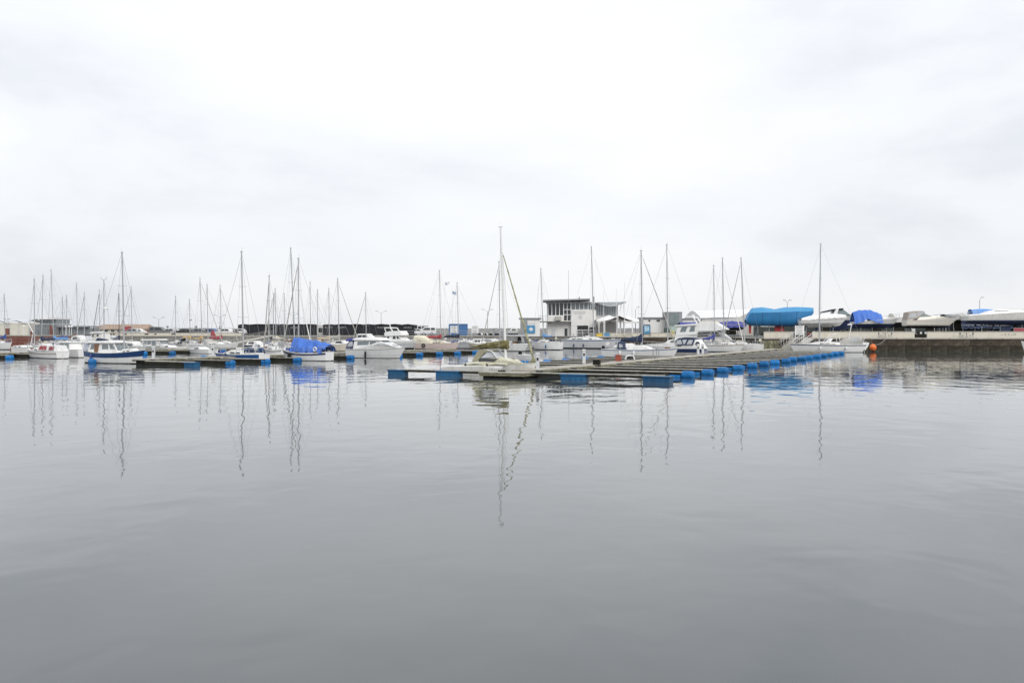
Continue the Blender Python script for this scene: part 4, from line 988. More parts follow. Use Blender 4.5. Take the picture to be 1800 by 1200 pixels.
    def fender(s, label, px, mat=NAVY, side=None, h=.6, z=.45):
        side = side or (-1 if s.sg > 0 else 1); x = s.X(px); y = side * (s.hb(x) + .09); w_ = s.root.matrix_basis @ Vector((x, y, z))
        r = empty('fender', w_, 0, label, 'fender', 'fenders hung over hull sides')
        MB().lathe((0, 0, 0), [(.03, -h / 2), (.09, -h / 2 + .05), (.11, -h / 4), (.11, h / 4), (.09, h / 2 - .05), (.03, h / 2)], 'z', 10).build('bumper', mat, r, smooth=True)
        MB().tube((0, 0, h / 2 - .02), (0, .05, h / 2 + .35), .012).build('rope', WIRE, r)

CLR = random.Random(99)
def sailboat(label, x0, x1, wl, bow, mast, B=2.5, hd=28, fb=(.85, .78, 1.1), top=None, bottom=None, stripe=None, cover=None, jib=None, hood=None, cab=None, cabm=None, D=None,
             wins=3, boom=.38, mm=ALU, lines=True, deck=None, name='sailboat', cat='sailboat', tw=.72, srake=0, r=.07, spreaders=2, boot=.08, fine=True, group=None, coverh=.38, rake=.8, back=True, outb=False):
    Dd = D or WD(wl); sheer = [HZ + (EYE - f) * FOC / Dd for f in fb]
    b = Boat(name, label, cat, x0, x1, wl, bow, hd, B, sheer, D=D, top=top, bottom=bottom, deck=deck, tw=tw, srake=srake, boot=boot, rake=rake, group=group)
    L = b.L
    if stripe: b.stripe(stripe[0], stripe[1], stripe[2])
    elif CLR.random() < .6: k_ = CLR.uniform(.8, .9); b.stripe(k_, k_ + CLR.uniform(.025, .07), CLR.choice([NAVY, GREYCLAD, MIDBLUE, TEAK, GREYCAN]))
    ca = cab or (-.12, .27, .42)
    b.cabin(ca[0] * L, ca[1] * L, ca[2], mat=cabm, wins=wins)
    MB().box((-.3 * L, 0, b.dk(-.3 * L) + .04), (.24 * L, B * .5, .18)).build('cockpit_coaming', cabm or GEL, b.root, bevel=.04)
    b.rails(lines=lines)
    if mast:
        b.mast(mast[0], mast[1], mast[2], mat=mm, boom=boom, cover=cover, jib=jib, base=None, r=r, spreaders=spreaders, coverh=coverh, bz=b.dk(0) + ca[2] + .5, back=back)
    if hood: b.hood(ca[0] * L - .7, ca[0] * L + .45, .95, hood)
    if outb: b.outboard()
    MB().box((-L / 2 + .02, 0, .1), (.08, .06, 1.1)).build('rudder', GEL2, b.root)
    clutter(b, ca)
    return b
def clutter(b, ca):
    """deck gear: winches, dorade vents, a liferaft, coiled lines, a covered anchor"""
    L, rn = b.L, CLR; zc = lambda x: b.dk(x) + ca[2]
    for sd in (1, -1):
        x = ca[0] * L - .35; MB().lathe((x, sd * b.B * .29, b.dk(x) + .1), [(.07, 0), (.07, .1), (.05, .14), (.08, .2), (.06, .22)], 'z', 8).build('winch', STEEL, b.root)
    x = L * (ca[0] + (ca[1] - ca[0]) * rn.uniform(.3, .5))
    if rn.random() < .6: MB().box((x, rn.uniform(-.2, .2), zc(x) + .12), (.7, .45, .24)).build('liferaft', rn.choice([GEL, GREYCAN, CREAMCAN]), b.root, bevel=.05)
    for k in range(2):
        x = L * (ca[0] + (ca[1] - ca[0]) * rn.uniform(.15, .6)); MB().tube((x, rn.choice((-.3, .3)), zc(x) - .1), (x, .3 * rn.choice((-1, 1)), zc(x) + .18), .05).build('vent', rn.choice([STEEL, GEL, BLACK]), b.root)
    x = L * .36; MB().box((x, rn.uniform(-.1, .1), b.dk(x) + .1), (.55, .3, .22)).build('anchor_locker', rn.choice([GEL2, BLUECAN, GREYCAN, TEAK]), b.root, bevel=.03)
    if rn.random() < .55:
        x = -L * .42; sd = rn.choice((1, -1)); MB().lathe((x, sd * b.B * .3, b.dk(x) + .62), [(.12, -.03), (.2, -.05), (.22, 0), (.2, .05), (.12, .03)], 'y', 12).build('lifebuoy', rn.choice([GEL, CREAMCAN, GEL2]), b.root)
    if rn.random() < .5:
        x = -L * .2; MB().box((x, 0, b.dk(x) + .3), (.5, b.B * .45, .3)).build('cockpit_locker', rn.choice([BLUECAN, GREYCAN, TEAK, NAVYCAN]), b.root, bevel=.04)
    x = -L * .33; MB().path([(x, 0, b.dk(x) + .1), (x, 0, b.dk(x) + .75)], .05).lathe((x - .06, 0, b.dk(x) + .7), [(.3, -.015), (.33, 0), (.3, .015)], 'x', 14).build('steering_wheel', STEEL, b.root)

# ---------- the trimaran at the mossy pontoon head
def trimaran():
    D = 65.3; wl = HZ + EYE * FOC / D
    b = Boat('trimaran', 'white trimaran with folded floats and mossy sail cover at the pontoon head', 'trimaran', 812, 943, wl, 'R', 28, 1.75, (640.5, 640.5, 636.8), top=GEL2, deck=M('algae_deck', (.60, .585, .47), .5, var=.12, dirt=(.42, .40, .24), dscale=2), tw=.6, rake=.5, draft=.3, boot=.1)
    L = b.L; MD = MATS['algae_deck']
    b.prof('cabin', [(836, 641), (840, 634.5), (846, 629), (862, 626.2), (880, 627), (893, 631.2), (905, 634.5), (917, 638)], .74, .56, MD, bevel=.05, wins=[[(850, 634.9), (847.5, 629.2), (883, 630), (876.5, 634.9)]])
    b.prof('foredeck_hatch', [(897, 636), (900, 631), (908, 630.5), (915, 637)], .3, .26, MD, bevel=.04)
    for sd in (-1, 1):                      # folded float either side
        h = Hull(b.X(897) - b.X(790), .5, (.5, .58, .56), tw=.12, draft=.2, rake=.35, wl=.7, flare=.3, p=2.0)
        r = empty('float_hull', (0, 0, 0)); r.parent = b.root; r.location = ((b.X(897) + b.X(790)) / 2, sd * 1.15, .03)
        mb = h.band(-1, 1, 8); ring = [h.pt(0, -1 + k / 4, 1) for k in range(9)] + [h.pt(0, -1 + k / 4, -1) for k in range(8, -1, -1)]; mb.add(ring, [tuple(range(len(ring)))])
        rows = [[(h.pt(t, 1, 1)[0], h.pt(t, 1, 1)[1] * k, h.pt(t, 1, 1)[2] + .05 * (1 - k * k)) for k in (1, .5, 0, -.5, -1)] for t in h.TS]; mb.grid(rows)
        me = mb.build('shell', GEL2, None, smooth=True, mesh_only=True)
        fh = bpy.data.objects.new('float_hull', me); COL.objects.link(fh); fh.parent = b.root; fh.location = r.location; bpy.data.objects.remove(r)
        if sd < 0: glyphs(fh, 9, 1.35, .11, (b.X(881) - fh.location.x - .2, -.285, .3), seed=77, gap=.25, mat=M('hull_lettering_ink', (.04, .05, .08), .5))
        for px, l in ((846, 1.0), (884, 1.0)):   # folding arms
            x = b.X(px); pts = [(x - .9, sd * 1.12, .62), (x - .55, sd * 1.0, .78), (x - .05, sd * .86, .85), (x + .55, sd * .78, .82), (x + .75, sd * .7, .78)]
            mb = MB()
            rows = [[(p[0], p[1] - .11, p[2] - .05), (p[0], p[1] + .11, p[2] - .05), (p[0], p[1] + .09, p[2] + .06), (p[0], p[1] - .09, p[2] + .06)] for p in pts]
            mb.grid(rows, True, True).build('folding_arm', MD, b.root, smooth=True)
            MB().box((x - .62, sd * 1.2, .62), (.1, .1, .34)).build('arm_strap', BLACK, b.root)
    # canvas cockpit tent
    b.prof('cockpit_tent', [(838, 635), (845, 619), (849, 615.8), (868, 614.6), (873, 616), (858, 620.5), (849, 633)], .72, .55, M('mossy_tent_canvas', (.30, .29, .2), .9, var=.25, dirt=(.2, .19, .1)), bevel=.012)
    b.prof('tent_screen', [(852, 629.5), (860, 621), (864, 615.5), (870, 616.5), (879, 627.5)], .66, .5, VINYL, bevel=.02)
    for sd in (1, -1): b.bar('tent_frame', [(b.X(863), sd * .58, b.Z(615)), (b.X(872), sd * .62, b.Z(617)), (b.X(882), sd * .68, b.Z(629))], .035, WMAST)
    # mast, rigging, furled jib
    x, zb, zt = b.mast(889, 880, 400, mat=WMAST, boom=None, jib=MOSSJIB, fore=.83, spreaders=2, r=.095, base=b.Z(627), back=False)
    # drooping mossy sail cover over boom
    rows = []; n = 26
    for i in range(n + 1):
        k = i / n; px = 893 - (893 - 829) * k; xx = b.X(px)
        ytop = 597.2 + 2.2 * k + 10.5 * k ** 1.6; ybot = 614.8 - 1.5 * math.sin(k * 6) * (1 - k) - 3.2 * k; zt_, zb_ = b.Z(ytop), b.Z(ybot); row = []
        for j in range(16):
            q = 2 * math.pi * j / 16; wv = (.10 + .13 * (1 - k)) * (1 + .35 * noise.noise(Vector((xx * 1.4, j * .8, 3.)))) + .03 * math.sin(j * 2 + xx * 5)
            row.append((xx + .05 * noise.noise(Vector((xx, j, 1.))), wv * math.sin(q), (zt_ + zb_) / 2 + (zt_ - zb_) / 2 * -math.cos(q) + .05 * noise.noise(Vector((xx * 2.2, j * .9, 9.)))))
        rows.append(row)
    MB().grid(rows, True, True).build('sail_cover', MOSSCAN, b.root, smooth=True)
    b.rails(a=.8, h=.5, stern=False, lines=False)
    MB().box((b.X(938), 0, b.Z(632)), (.3, .3, .26)).build('furler_drum', MOSSJIB, b.root, bevel=.05)
trimaran()

# ---------- classic blue motor sailer
def classic():
    b = Boat('motor_sailer', 'classic boat with blue topsides, white hull and tall-windowed wheelhouse at left', 'motor sailer', 155, 255, 638.2, 'R', 30, 2.3, (616.5, 620.3, 614), top=GEL, tw=.7, rake=.9, boot=.07, rail=GEL)
    b.stripe(.55, .985, DEEPBLUE, name='topside_band')
    o = b.prof('wheelhouse', [(166, 622), (168.5, 602.5), (205, 601.5), (211, 603), (217, 614.5), (220, 620.5)], .82, .68, GEL, bevel=.03,
               wins=[[(170.5, 614), (172.5, 605.2), (178, 605), (178, 613.8)], [(191.5, 613.6), (191, 605), (200.5, 604.8), (203, 613.2)], [(205.8, 613.2), (203.4, 604.8), (209.2, 604.8), (214.4, 613)]], wmat=LGLASS, screens=[((218.5, 616.5), (210.5, 602.5))])
    b.prof('cabin_roof', [(163.5, 602.7), (166, 600.4), (205, 598.2), (213.5, 602), (212, 603)], .9, .8, GEL, bevel=.03, fol=False)
    for sd in (1, -1): MB().plate(b.P([(178.6, 621), (179, 604.6), (185.5, 604.4), (185, 621)]), lambda x, z: sd * .6, lambda x, z: sd * .835).build('door', TEAK, b.root)
    b.prof('aft_canopy', [(156.5, 616), (158, 605), (166, 603), (167, 616)], .7, .6, M('pale_canvas_tent', (.42, .45, .52), .7), bevel=.03)
    b.cabin(b.X(221), b.X(244), .35, wins=2)
    b.mast(218.5, 214.5, 445, mat=ALU, boom=None, spreaders=2, r=.08, back=True, frac=.98, base=b.Z(617))
    # mizzen with radar and aerials
    x = b.X(183); zt = b.Z(491)
    MB().tube((x, 0, b.Z(601)), (x - .04, 0, zt), .055, .04, 8).build('mizzen_mast', ALU, b.root)
    MB().path([(x - .45, 0, zt + .1), (x - .04, 0, zt), (x + .35, 0, zt + .1)], .02).tube((x - .45, 0, zt + .1), (x - .45, 0, zt + .3), .02).tube((x + .35, 0, zt + .1), (x + .35, 0, zt + .3), .02).build('aerial_bracket', ALU, b.root)
    MB().lathe((x + .25, 0, b.Z(542)), [(.05, -.06), (.24, -.05), (.26, .05), (.1, .12)], 'z', 12).build('radar_dome', GEL, b.root)
    MB().tube((x + .05, .0, zt - .3), (b.X(189), .4, b.Z(601)), .01, n=4).tube((x + .05, .0, zt - .3), (b.X(160), 0, b.Z(612)), .01, n=4).build('mizzen_stay', WIRE, b.root)
    MB().prof(b.P([(168, 601), (172, 594), (186, 596), (192, 599)]), lambda q, z: .12).build('stowed_sail', NAVYCAN, b.root, bevel=.03)
    b.rails(a=.7, stern=False, lines=False, h=.6)
    b.fender('blue fender on the side of the classic blue boat', 178, BLUECAN, z=.45, h=.75)
classic()

# ---------- blue-tarp double ender
b = sailboat('white sailboat with dark sheer stripe and crumpled royal blue tarpaulin over boom', 495, 585, 633.5, 'L', (525, 524.5, 454), B=2.3, fb=(.95, .8, 1.22), stripe=(.7, .88, NAVY), boom=None, tw=.6, cab=(-.1, .22, .3), wins=0, jib=GREYCAN, r=.08, boot=.06)
def ridge(x):
    k = (x - b.X(581)) / (b.X(519) - b.X(581)); k = min(1, max(0, k)); return b.Z(602 - 8.5 * k ** 1.3 + 4.0 * max(0, 1 - k * 6)) 
b.tarp(b.X(581), b.X(520), ridge, lambda x: 1.02 + .02 * math.sin(x * 9), TARPB, drop=-.05, fold=.10, seed=4, n=60, m=26, sharp=.8)
b.prof('tarp_front', [(520, 613), (524, 593), (530, 594), (533, 612)], .5, .16, TARPB, bevel=.06)
mb = MB(); n = 16; cx, cz = b.X(566), b.dk(b.X(566)) + .38
rows = []
for i in range(n + 1):
    a = R(360) * i / n; c_ = Vector((cx + .2 * math.sin(a), 0, cz + .2 * math.cos(a))); d_ = (c_ - Vector((cx, 0, cz))).normalized()
    rows.append([c_ + d_ * .06 * math.cos(k * math.pi / 3) + Vector((0, .06 * math.sin(k * math.pi / 3), 0)) for k in range(6)])
o = mb.grid(rows, True, True).build('horseshoe_buoy', GEL, b.root, smooth=True); o.location.y = 1.12
b.fender('left of two black fenders on the blue-tarpaulin sailboat', 517.5, BLACK, h=.7, z=.4)
b.fender('right of two black fenders on the blue-tarpaulin sailboat', 521.5, BLACK, h=.7, z=.4)

# ---------- white motor cruiser in front
def cruiser():
    b = Boat('motor_cruiser', 'white motor cruiser with long cabin and navy stern canopy left of the black sheds', 'motor cruiser', 612, 713, 629, 'R', 28, 2.6, (613.2, 613.8, 609.8), top=GEL, tw=.88, rake=1.1, flare=.45, boot=.05, hard=True)
    b.stripe(.93, .99, GREYCAN, name='rubbing_strake'); b.stripe(.28, .33, GREYH, name='spray_rail')
    b.prof('cabin', [(630, 614), (631, 597.5), (672, 596.5), (682, 602), (692, 606), (706, 610.2), (706, 613)], 1.08, .88, GEL, bevel=.04,
           wins=[[(637, 606.5), (637.5, 600.2), (657, 599.8), (657, 606)], [(659, 605.8), (659, 599.8), (668.5, 600), (676, 605.3)]], wmat=LGLASS, screens=[((683.5, 603), (672.5, 597))])
    b.prof('roof', [(628, 597.6), (632, 594.4), (662, 592.6), (673, 594.5), (678, 598), (674, 598.2)], 1.12, .95, GEL, bevel=.04, fol=False)
    b.prof('stern_canopy', [(617.5, 613), (620, 603), (623, 599), (630, 598.5), (631, 612)], 1.1, .92, M('navy_trim_canvas', (.05, .06, .12), .8), bevel=.03,
           wins=[[(620.5, 609.5), (622, 603.5), (624.5, 600.8), (629, 600.5), (629.5, 608.5)]], wmat=VINYL)
    b.prof('canopy_top', [(616.5, 600), (618, 595), (629, 593.8), (629.5, 599)], 1.0, .9, VIOLETCAN, bevel=.04, fol=False)
    b.prof('hatch', [(688, 607.3), (690, 605.2), (697, 606.6), (698, 609)], .3, .28, LGLASS, bevel=.02)
    b.rails(a=.55, stern=True, lines=False, h=.5)
    b.fender('black fender hanging midships on the white motor cruiser', 655, BLACK, h=.75, z=.42)
cruiser()

# ---------- small flybridge behind it
def fly(label, x0, x1, wl, B, sheer, parts, **kw):
    b = Boat('flybridge_cruiser', label, 'motor cruiser', x0, x1, wl, 'R', 28, B, sheer, tw=.88, rake=1.4, flare=.5, hard=True, **kw)
    return b
b = fly('white flybridge cruiser with raked radar arch beside the black sheds', 676, 737, 613, 2.9, (600, 599.4, 598.6), None, top=GREYH, boot=.16)
b.stripe(.72, .99, GEL, name='white_topside')
b.prof('cabin', [(680, 601), (684, 592.5), (705, 589.3), (712, 595.5), (719, 600)], 1.2, .95, GEL, wins=[[(684.5, 596.3), (687.5, 591.8), (690.5, 591.5), (690, 596)], [(696.4, 595.8), (697, 590.8), (700.8, 590.6), (702.5, 595.5)], [(704, 595.4), (702.6, 590.6), (705.2, 590.6), (709.5, 595.2)]], screens=[((712, 596), (705.5, 590))])
b.prof('flybridge', [(683, 590.8), (681.5, 585), (690, 582), (709, 581.3), (712.5, 588.5), (711, 590)], 1.15, 1.05, GEL, fol=False)
for sd in (1, -1): b.bar('radar_arch', [(b.X(686), sd * 1.05, b.Z(587)), (b.X(682), sd * 1.0, b.Z(576)), (b.X(692), sd * 1.0, b.Z(576.4)), (b.X(696), sd * 1.0, b.Z(582))], .09, GEL)
b.prof('arch_top', [(681, 577), (682, 575), (692, 575.6), (692, 577)], 1.08, 1.08, GEL, fol=False)
b.bar('antenna_mast', [(b.X(686.5), 0, b.Z(575.5)), (b.X(685), 0, b.Z(569.5))], .07, GEL)
b.rails(a=.5, stern=False, lines=False, h=.6)
# ---------- big flybridge right
b = fly('large white flybridge cruiser with radar arch behind the navy-hulled boat', 1186, 1294, 612.5, 3.7, (599, 600, 596), None, top=GEL, boot=.08)
b.prof('deck_house', [(1190, 601), (1191.5, 588), (1226, 582), (1263, 581.6), (1273, 586.5), (1287, 596.5), (1287, 600)], 1.7, 1.4, GEL,
       wins=[[(1230.5, 587.2), (1232.5, 584.4), (1252, 583.4), (1252, 586.4)], [(1254, 586.4), (1255, 583.3), (1262, 583.2), (1268.5, 587)], [(1229.5, 592), (1231, 589.2), (1250, 588.6), (1250, 591.2)], [(1254, 591), (1255.5, 588.6), (1269, 588.8), (1272, 590.4)]], screens=[((1273, 587.5), (1264, 582.3))])
b.prof('aft_saloon', [(1192, 590), (1194, 573), (1228, 571.5), (1232, 583), (1228, 588)], 1.55, 1.4, GEL, fol=False, wins=[[(1199.5, 583.4), (1203, 574.6), (1213, 574), (1209.5, 583.2)], [(1215.5, 583), (1219, 574), (1225.5, 573.6), (1225.5, 582.6)]], wmat=LGLASS)
b.prof('hard_top', [(1188.5, 573.6), (1191, 571.4), (1226, 568.6), (1229, 572)], 1.65, 1.6, GEL, fol=False)
b.prof('flybridge', [(1224, 582), (1227, 571), (1233, 567), (1258, 565.6), (1268, 571.5), (1279.5, 579.2), (1262, 581.8)], 1.5, 1.3, GEL, fol=False)
b.prof('seat_cover', [(1231, 567.4), (1236, 564.6), (1260, 565), (1264, 569.6)], 1.1, .95, CREAMCAN, fol=False, bevel=.08)
for sd in (1, -1): b.bar('radar_arch', [(b.X(1230), sd * 1.3, b.Z(570)), (b.X(1222.5), sd * 1.2, b.Z(558)), (b.X(1209), sd * 1.15, b.Z(556.5))], .13, GEL)
b.bar('radar_arch_beam', [(b.X(1222), -1.2, b.Z(558)), (b.X(1222), 1.2, b.Z(558))], .13, GEL)
MB().lathe((b.X(1218), 0, b.Z(556.5)), [(.1, 0), (.32, .05), (.32, .2), (.15, .3)], 'z', 12).build('radar_dome', GEL, b.root)
b.bar('aerial', [(b.X(1220), .5, b.Z(557)), (b.X(1219), .5, b.Z(549))], .02, WMAST)
b.prof('dark_stern_door', [(1190.5, 594), (1190.5, 582), (1194.2, 582), (1194.2, 594)], 1.2, 1.2, GLASS, fol=False)
b.rails(a=.42, stern=False, lines=False, h=.7)

# ---------- navy motor sailer
b = Boat('motor_sailer', 'navy-hulled motor sailer with white deck and navy cockpit canopy behind the service posts', 'motor sailer', 1114, 1241, 622, 'L', 28, 3.0, (608.2, 609.0, 606.5), top=NAVY, tw=.8, srake=-.9, rake=1.0, boot=.1)
b.stripe(.74, .995, GEL, name='white_rail_band'); b.stripe(.1, .2, GEL, name='waterline_stripe')
b.prof('cabin', [(1132, 608), (1140, 604.5), (1172, 602.5), (1179, 597.5), (1192, 595), (1194, 609)], 1.1, .9, GEL, wins=[[(1181, 602), (1184, 598), (1191, 596.8), (1191, 602)]], wmat=LGLASS)
b.prof('cockpit_canopy', [(1191.5, 606.8), (1191.5, 599), (1196, 594.2), (1207, 592.6), (1219, 592.8), (1226.5, 596), (1223, 606.2)], 1.25, 1.0, NAVYCAN, bevel=.04,
       wins=[[(1193.6, 604.6), (1194.4, 598), (1201, 596.6), (1204, 604.4)], [(1206.2, 604.2), (1203.6, 597), (1212, 596.6), (1208.6, 604)], [(1211.5, 604.2), (1215.5, 596.8), (1222.5, 597.2), (1220.5, 604.2)]], wmat=VINYL)
b.prof('stern_wing', [(1222, 609), (1224.5, 596), (1230, 597), (1240, 612.5), (1236, 613)], 1.3, 1.05, GEL, bevel=.05, fol=False)
MB().lathe((b.X(1231), 1.2, b.Z(603.5)), [(.05, -.02), (.28, -.03), (.28, .03), (.05, .02)], 'y', 14).build('life_ring', DARKCAN, b.root)
b.mast(1174, 1172, 430, boom=None, spreaders=2, r=.08, back=True, base=b.Z(604))
b.rails(a=.6, lines=True, stern=False)

# ---------- right-hand big sailboat
b = sailboat('long white sailboat with dark sheer line and grey cockpit tent moored by the quay', 1388, 1521, 618.8, 'L', (1440, 1442.5, 429), B=3.3, hd=6, fb=(1.12, 1.1, 1.25), stripe=(.84, .93, NAVY), cab=(-.16, .30, .38), wins=3, boom=None, r=.105, srake=.75, tw=.75, jib=None, boot=.05)
b.hood(b.X(1512), b.X(1472), 1.35, GREYCAN, w_=1.25, z=b.dk(b.X(1490)) - .05, windows=True, name='cockpit_tent')
b.prof('windscreen', [(1450, 603), (1459, 594.5), (1462, 594.5), (1456, 603)], 1.0, .85, GEL, fol=False)
for sd in (1, -1): b.bar('screen_frame', [(b.X(1449), sd * .95, b.Z(601)), (b.X(1464), sd * .9, b.Z(587)), (b.X(1471), sd * .9, b.Z(586)), (b.X(1474), sd * 1.0, b.Z(601))], .04, WMAST)
b.bar('stern_gantry', [(b.X(1513), 1.1, b.Z(603)), (b.X(1517), 1.1, b.Z(589)), (b.X(1517), -1.1, b.Z(589)), (b.X(1513), -1.1, b.Z(603))], .05, WMAST)
b.prof('outboard_bracket', [(1508, 604), (1518, 601), (1527, 602), (1524, 609), (1519, 616)], .5, .45, GEL, fol=False)
b.bar('radar_pole', [(b.X(1487), .9, b.dk(-4)), (b.X(1494), .9, b.Z(570))], .06, GEL); b.prof('radar_unit', [(1490, 571.5), (1491, 569), (1497, 569), (1497, 571.5)], .3, .3, GEL, fol=False)
b.fender('white fender on the side of the right-hand sailboat, near its mast', 1438, GEL, h=.55, z=.6)
b.fender('white fender on the side of the right-hand sailboat, near its stern', 1482, GEL, h=.55, z=.6)

# ---------- other sailboats: (label, x0, x1, wl, bow, mast(base px, top px, top y), kwargs)
fleet = [
 ('white sailboat at the left edge with blue sail cover', -34, 21, 614, 'R', (9, 7.5, 518), dict(cover=BLUECAN, hd=28, B=2.4, fb=(1.0, .95, 1.2))),
 ('white sailboat with brown stripe and red panelled doghouse at left', 48, 114, 629, 'L', (61, 60, 490), dict(B=2.1, hd=38, fb=(.8, .75, 1.05), stripe=(.62, .72, TEAK), boom=None, cab=(-.05, .3, .38), wins=2)),
 ('sailboat with navy sail cover behind the red-panelled sailboat', 56, 122, 617.5, 'L', (73, 75.5, 484), dict(B=2.6, cover=NAVYCAN, coverh=.5)),
 ('sailboat with light blue sail cover behind the small green-windowed boat', 82, 152, 616, 'L', (95, 89.5, 474), dict(B=2.6, cover=SKYCAN, coverh=.5)),
 ('white sailboat with thin short mast left of the glazed wing', 70, 125, 611.5, 'R', (110.5, 109.5, 523), dict(B=2.2, boom=.3, cover=BLUECAN)),
 ('white sailboat with blue covered boom in front of the glazed wing', 90, 136, 612.2, 'R', (117.5, 117, 520), dict(B=2.2, boom=.3, cover=BLUECAN)),
 ('white sailboat with tall bare mast right of the glazed wing', 110, 165, 611.8, 'R', (136.5, 134.5, 498), dict(B=2.5, boom=None)),
 ('sailboat with slanting forestay right of the glazed pavilion', 132, 178, 611.2, 'L', (148.5, 148, 515), dict(B=2.3, boom=None, jib=GREYCAN)),
 ('sailboat with dark furled jib behind the classic blue boat wheelhouse', 160, 215, 611.5, 'L', (176, 174.5, 510), dict(B=2.5, boom=None, jib=DARKCAN)),
 ('small sailboat with short dark mast behind the classic blue boat', 190, 240, 613, 'R', (209.5, 209, 517), dict(B=2.2, mm=DMAST, boom=.3, cover=NAVYCAN)),
 ('sailboat with furled forestay right of the tall blue boat mast', 205, 262, 611.5, 'L', (232.5, 230.5, 505), dict(B=2.5, boom=None, jib=GREYCAN)),
 ('cream sailboat with dark arched canopy right of the white wheelhouse boat', 296, 338, 612.5, 'L', (309, 308.5, 521), dict(B=2.4, top=GEL2, hood=DARKCAN, boom=None)),
 ('small sailboat with a radar on its mast behind the cream sailboat', 310, 356, 611.5, 'R', (334.5, 333, 527), dict(B=2.3, boom=.3, cover=OCHRE, coverh=.5)),
 ('sailboat with two-stay mast and red furled sail in the left mid harbour', 335, 392, 613.5, 'R', (355.5, 351.5, 489), dict(B=2.5, boom=.3, cover=OCHRE, jib=GREYCAN)),
 ('white sailboat with grey spray hood left of the red sail cover', 345, 408, 614.5, 'R', (366, 364, 500), dict(B=2.5, hood=GREYCAN, boom=None)),
 ('white sailboat with red sail cover and furled jib left of black sheds', 362, 420, 613, 'R', (389.5, 387, 502), dict(B=2.6, cover=REDCAN, coverh=.55, jib=GREYCAN)),
 ('white sailboat with mid-blue hull band and tall mast behind the left fingers', 377, 470, 634.5, 'L', (428, 424.5, 443), dict(B=2.3, fb=(.78, .72, .85), stripe=(.42, .92, MIDBLUE), boom=None, cab=(-.18, .28, .42), wins=2, r=.085)),
 ('cluttered white sailboat with furled forestay left of the blue tarpaulin', 463, 506, 625.5, 'L', (472.5, 473, 485), dict(B=2.2, jib=GREYCAN, boom=None, stripe=(.7, .8, DARKAF))),
 ('white sailboat with slender mast left of the brown-covered sailboat', 462, 512, 615, 'L', (480.5, 481, 516), dict(B=2.2, jib=GREYCAN, boom=.3, cover=GREYCAN)),
 ('white sailboat with slender mast and yellow gear in front of black sheds', 468, 520, 612.8, 'L', (485.5, 483.5, 508), dict(B=2.3, boom=.3, cover=CREAMCAN)),
 ('white sailboat with thin bare mast nearest the tallest left mast', 478, 528, 613, 'R', (499.8, 499.5, 516), dict(B=2.2, boom=None)),
 ('sailboat with tallest left mast and brown sail cover behind the blue tarpaulin', 476, 549, 624, 'R', (518.5, 511, 437), dict(B=2.7, cover=TEAK, coverh=.4, jib=WHITECAN, r=.08, boom=.3)),
 ('sailboat with beige boom tent behind the blue tarpaulin', 528, 588, 613.2, 'L', (546, 545, 496), dict(B=2.7, boom=None, hood=BEIGECAN)),
 ('white sailboat with bare mast and dark stripe between the beige and tan covers', 535, 592, 612, 'R', (558.5, 558, 509), dict(B=2.5, stripe=(.75, .86, DARKAF), boom=None)),
 ('cream sailboat with tan sail cover right of the blue tarpaulin', 560, 622, 614.5, 'R', (579, 578, 507), dict(B=2.6, top=CREAM, cover=BEIGECAN, coverh=.5)),
 ('sailboat with long grey boom cover and furled forestay before the black sheds', 566, 632, 612.5, 'R', (596.5, 593.5, 490), dict(B=2.7, cover=GREYCAN, coverh=.6, jib=GREYCAN, r=.09)),
 ('sailboat with blue canopy behind the white motor cruiser', 618, 672, 612.5, 'L', (644, 642.5, 515), dict(B=2.6, hood=BLUECAN, jib=GREYCAN, boom=None)),
 ('pale pink sailboat with red sail cover behind the middle fingers', 730, 807, 613.5, 'R', (775, 772.5, 476), dict(B=2.8, top=PINKISH, deck=CREAM, cabm=CREAM, cover=REDCAN, coverh=.55, fb=(1.0, .95, 1.15))),
 ('silver grey sailboat with dark boom cover in front of the blue container', 778, 852, 612.3, 'R', (806.5, 803.5, 497), dict(B=2.8, top=GREYH, cover=DARKCAN, coverh=.55, fb=(1.05, 1.0, 1.3))),
 ('white sailboat with scooped transom and cockpit frame behind the trimaran', 846, 939, 616.8, 'L', (879, 877, 460), dict(B=3.0, jib=GREYCAN, boom=None, srake=.9, fb=(1.05, 1.0, 1.2), r=.08)),
 ('white sailboat with light blue cover left of the grey-hulled sailboat', 934, 990, 614.5, 'L', (955.5, 950.5, 472), dict(B=2.7, cover=SKYCAN, coverh=.4, boom=.3, fb=(1.25, 1.2, 1.35), r=.085)),
 ('silver-hulled sailboat with white coachroof moored below the clubhouse', 987, 1092, 612.3, 'R', (1044, 1039.5, 434), dict(B=3.2, top=GREYH, fb=(1.55, 1.5, 1.65), cab=(-.22, .2, .5), boom=None, r=.105, boot=.1)),
 ('white sailboat with navy boom cover and cockpit tent by the long pontoon', 1056, 1192, 629, 'R', (1128.5, 1127, 441), dict(B=2.9, fb=(1.0, .95, 1.15), cover=NAVYCAN, coverh=.62, boom=.30, hood=NAVYCAN, jib=GREYCAN, r=.09, outb=True, cab=(-.2, .2, .48), wins=0)),
 ('white sailboat with violet blue sail cover right of the navy canopy', 1222, 1287, 616, 'R', (1256, 1254.5, 467), dict(B=2.9, cover=VIOLETCAN, coverh=.65, boom=.36, r=.08)),
 ('white sailboat with slanting furled forestay before the violet-covered boat', 1236, 1309, 618, 'R', (1272.5, 1270, 454), dict(B=3.0, boom=None, jib=WHITECAN, hood=GREYCAN, r=.095, fb=(1.05, 1.0, 1.2))),
 ('white sailboat with raked mast nearest the mossy wall end', 1268, 1346, 617.5, 'L', (1309.5, 1302.5, 454), dict(B=3.1, boom=None, jib=GREYCAN, r=.095, fb=(1.1, 1.0, 1.2))),
]
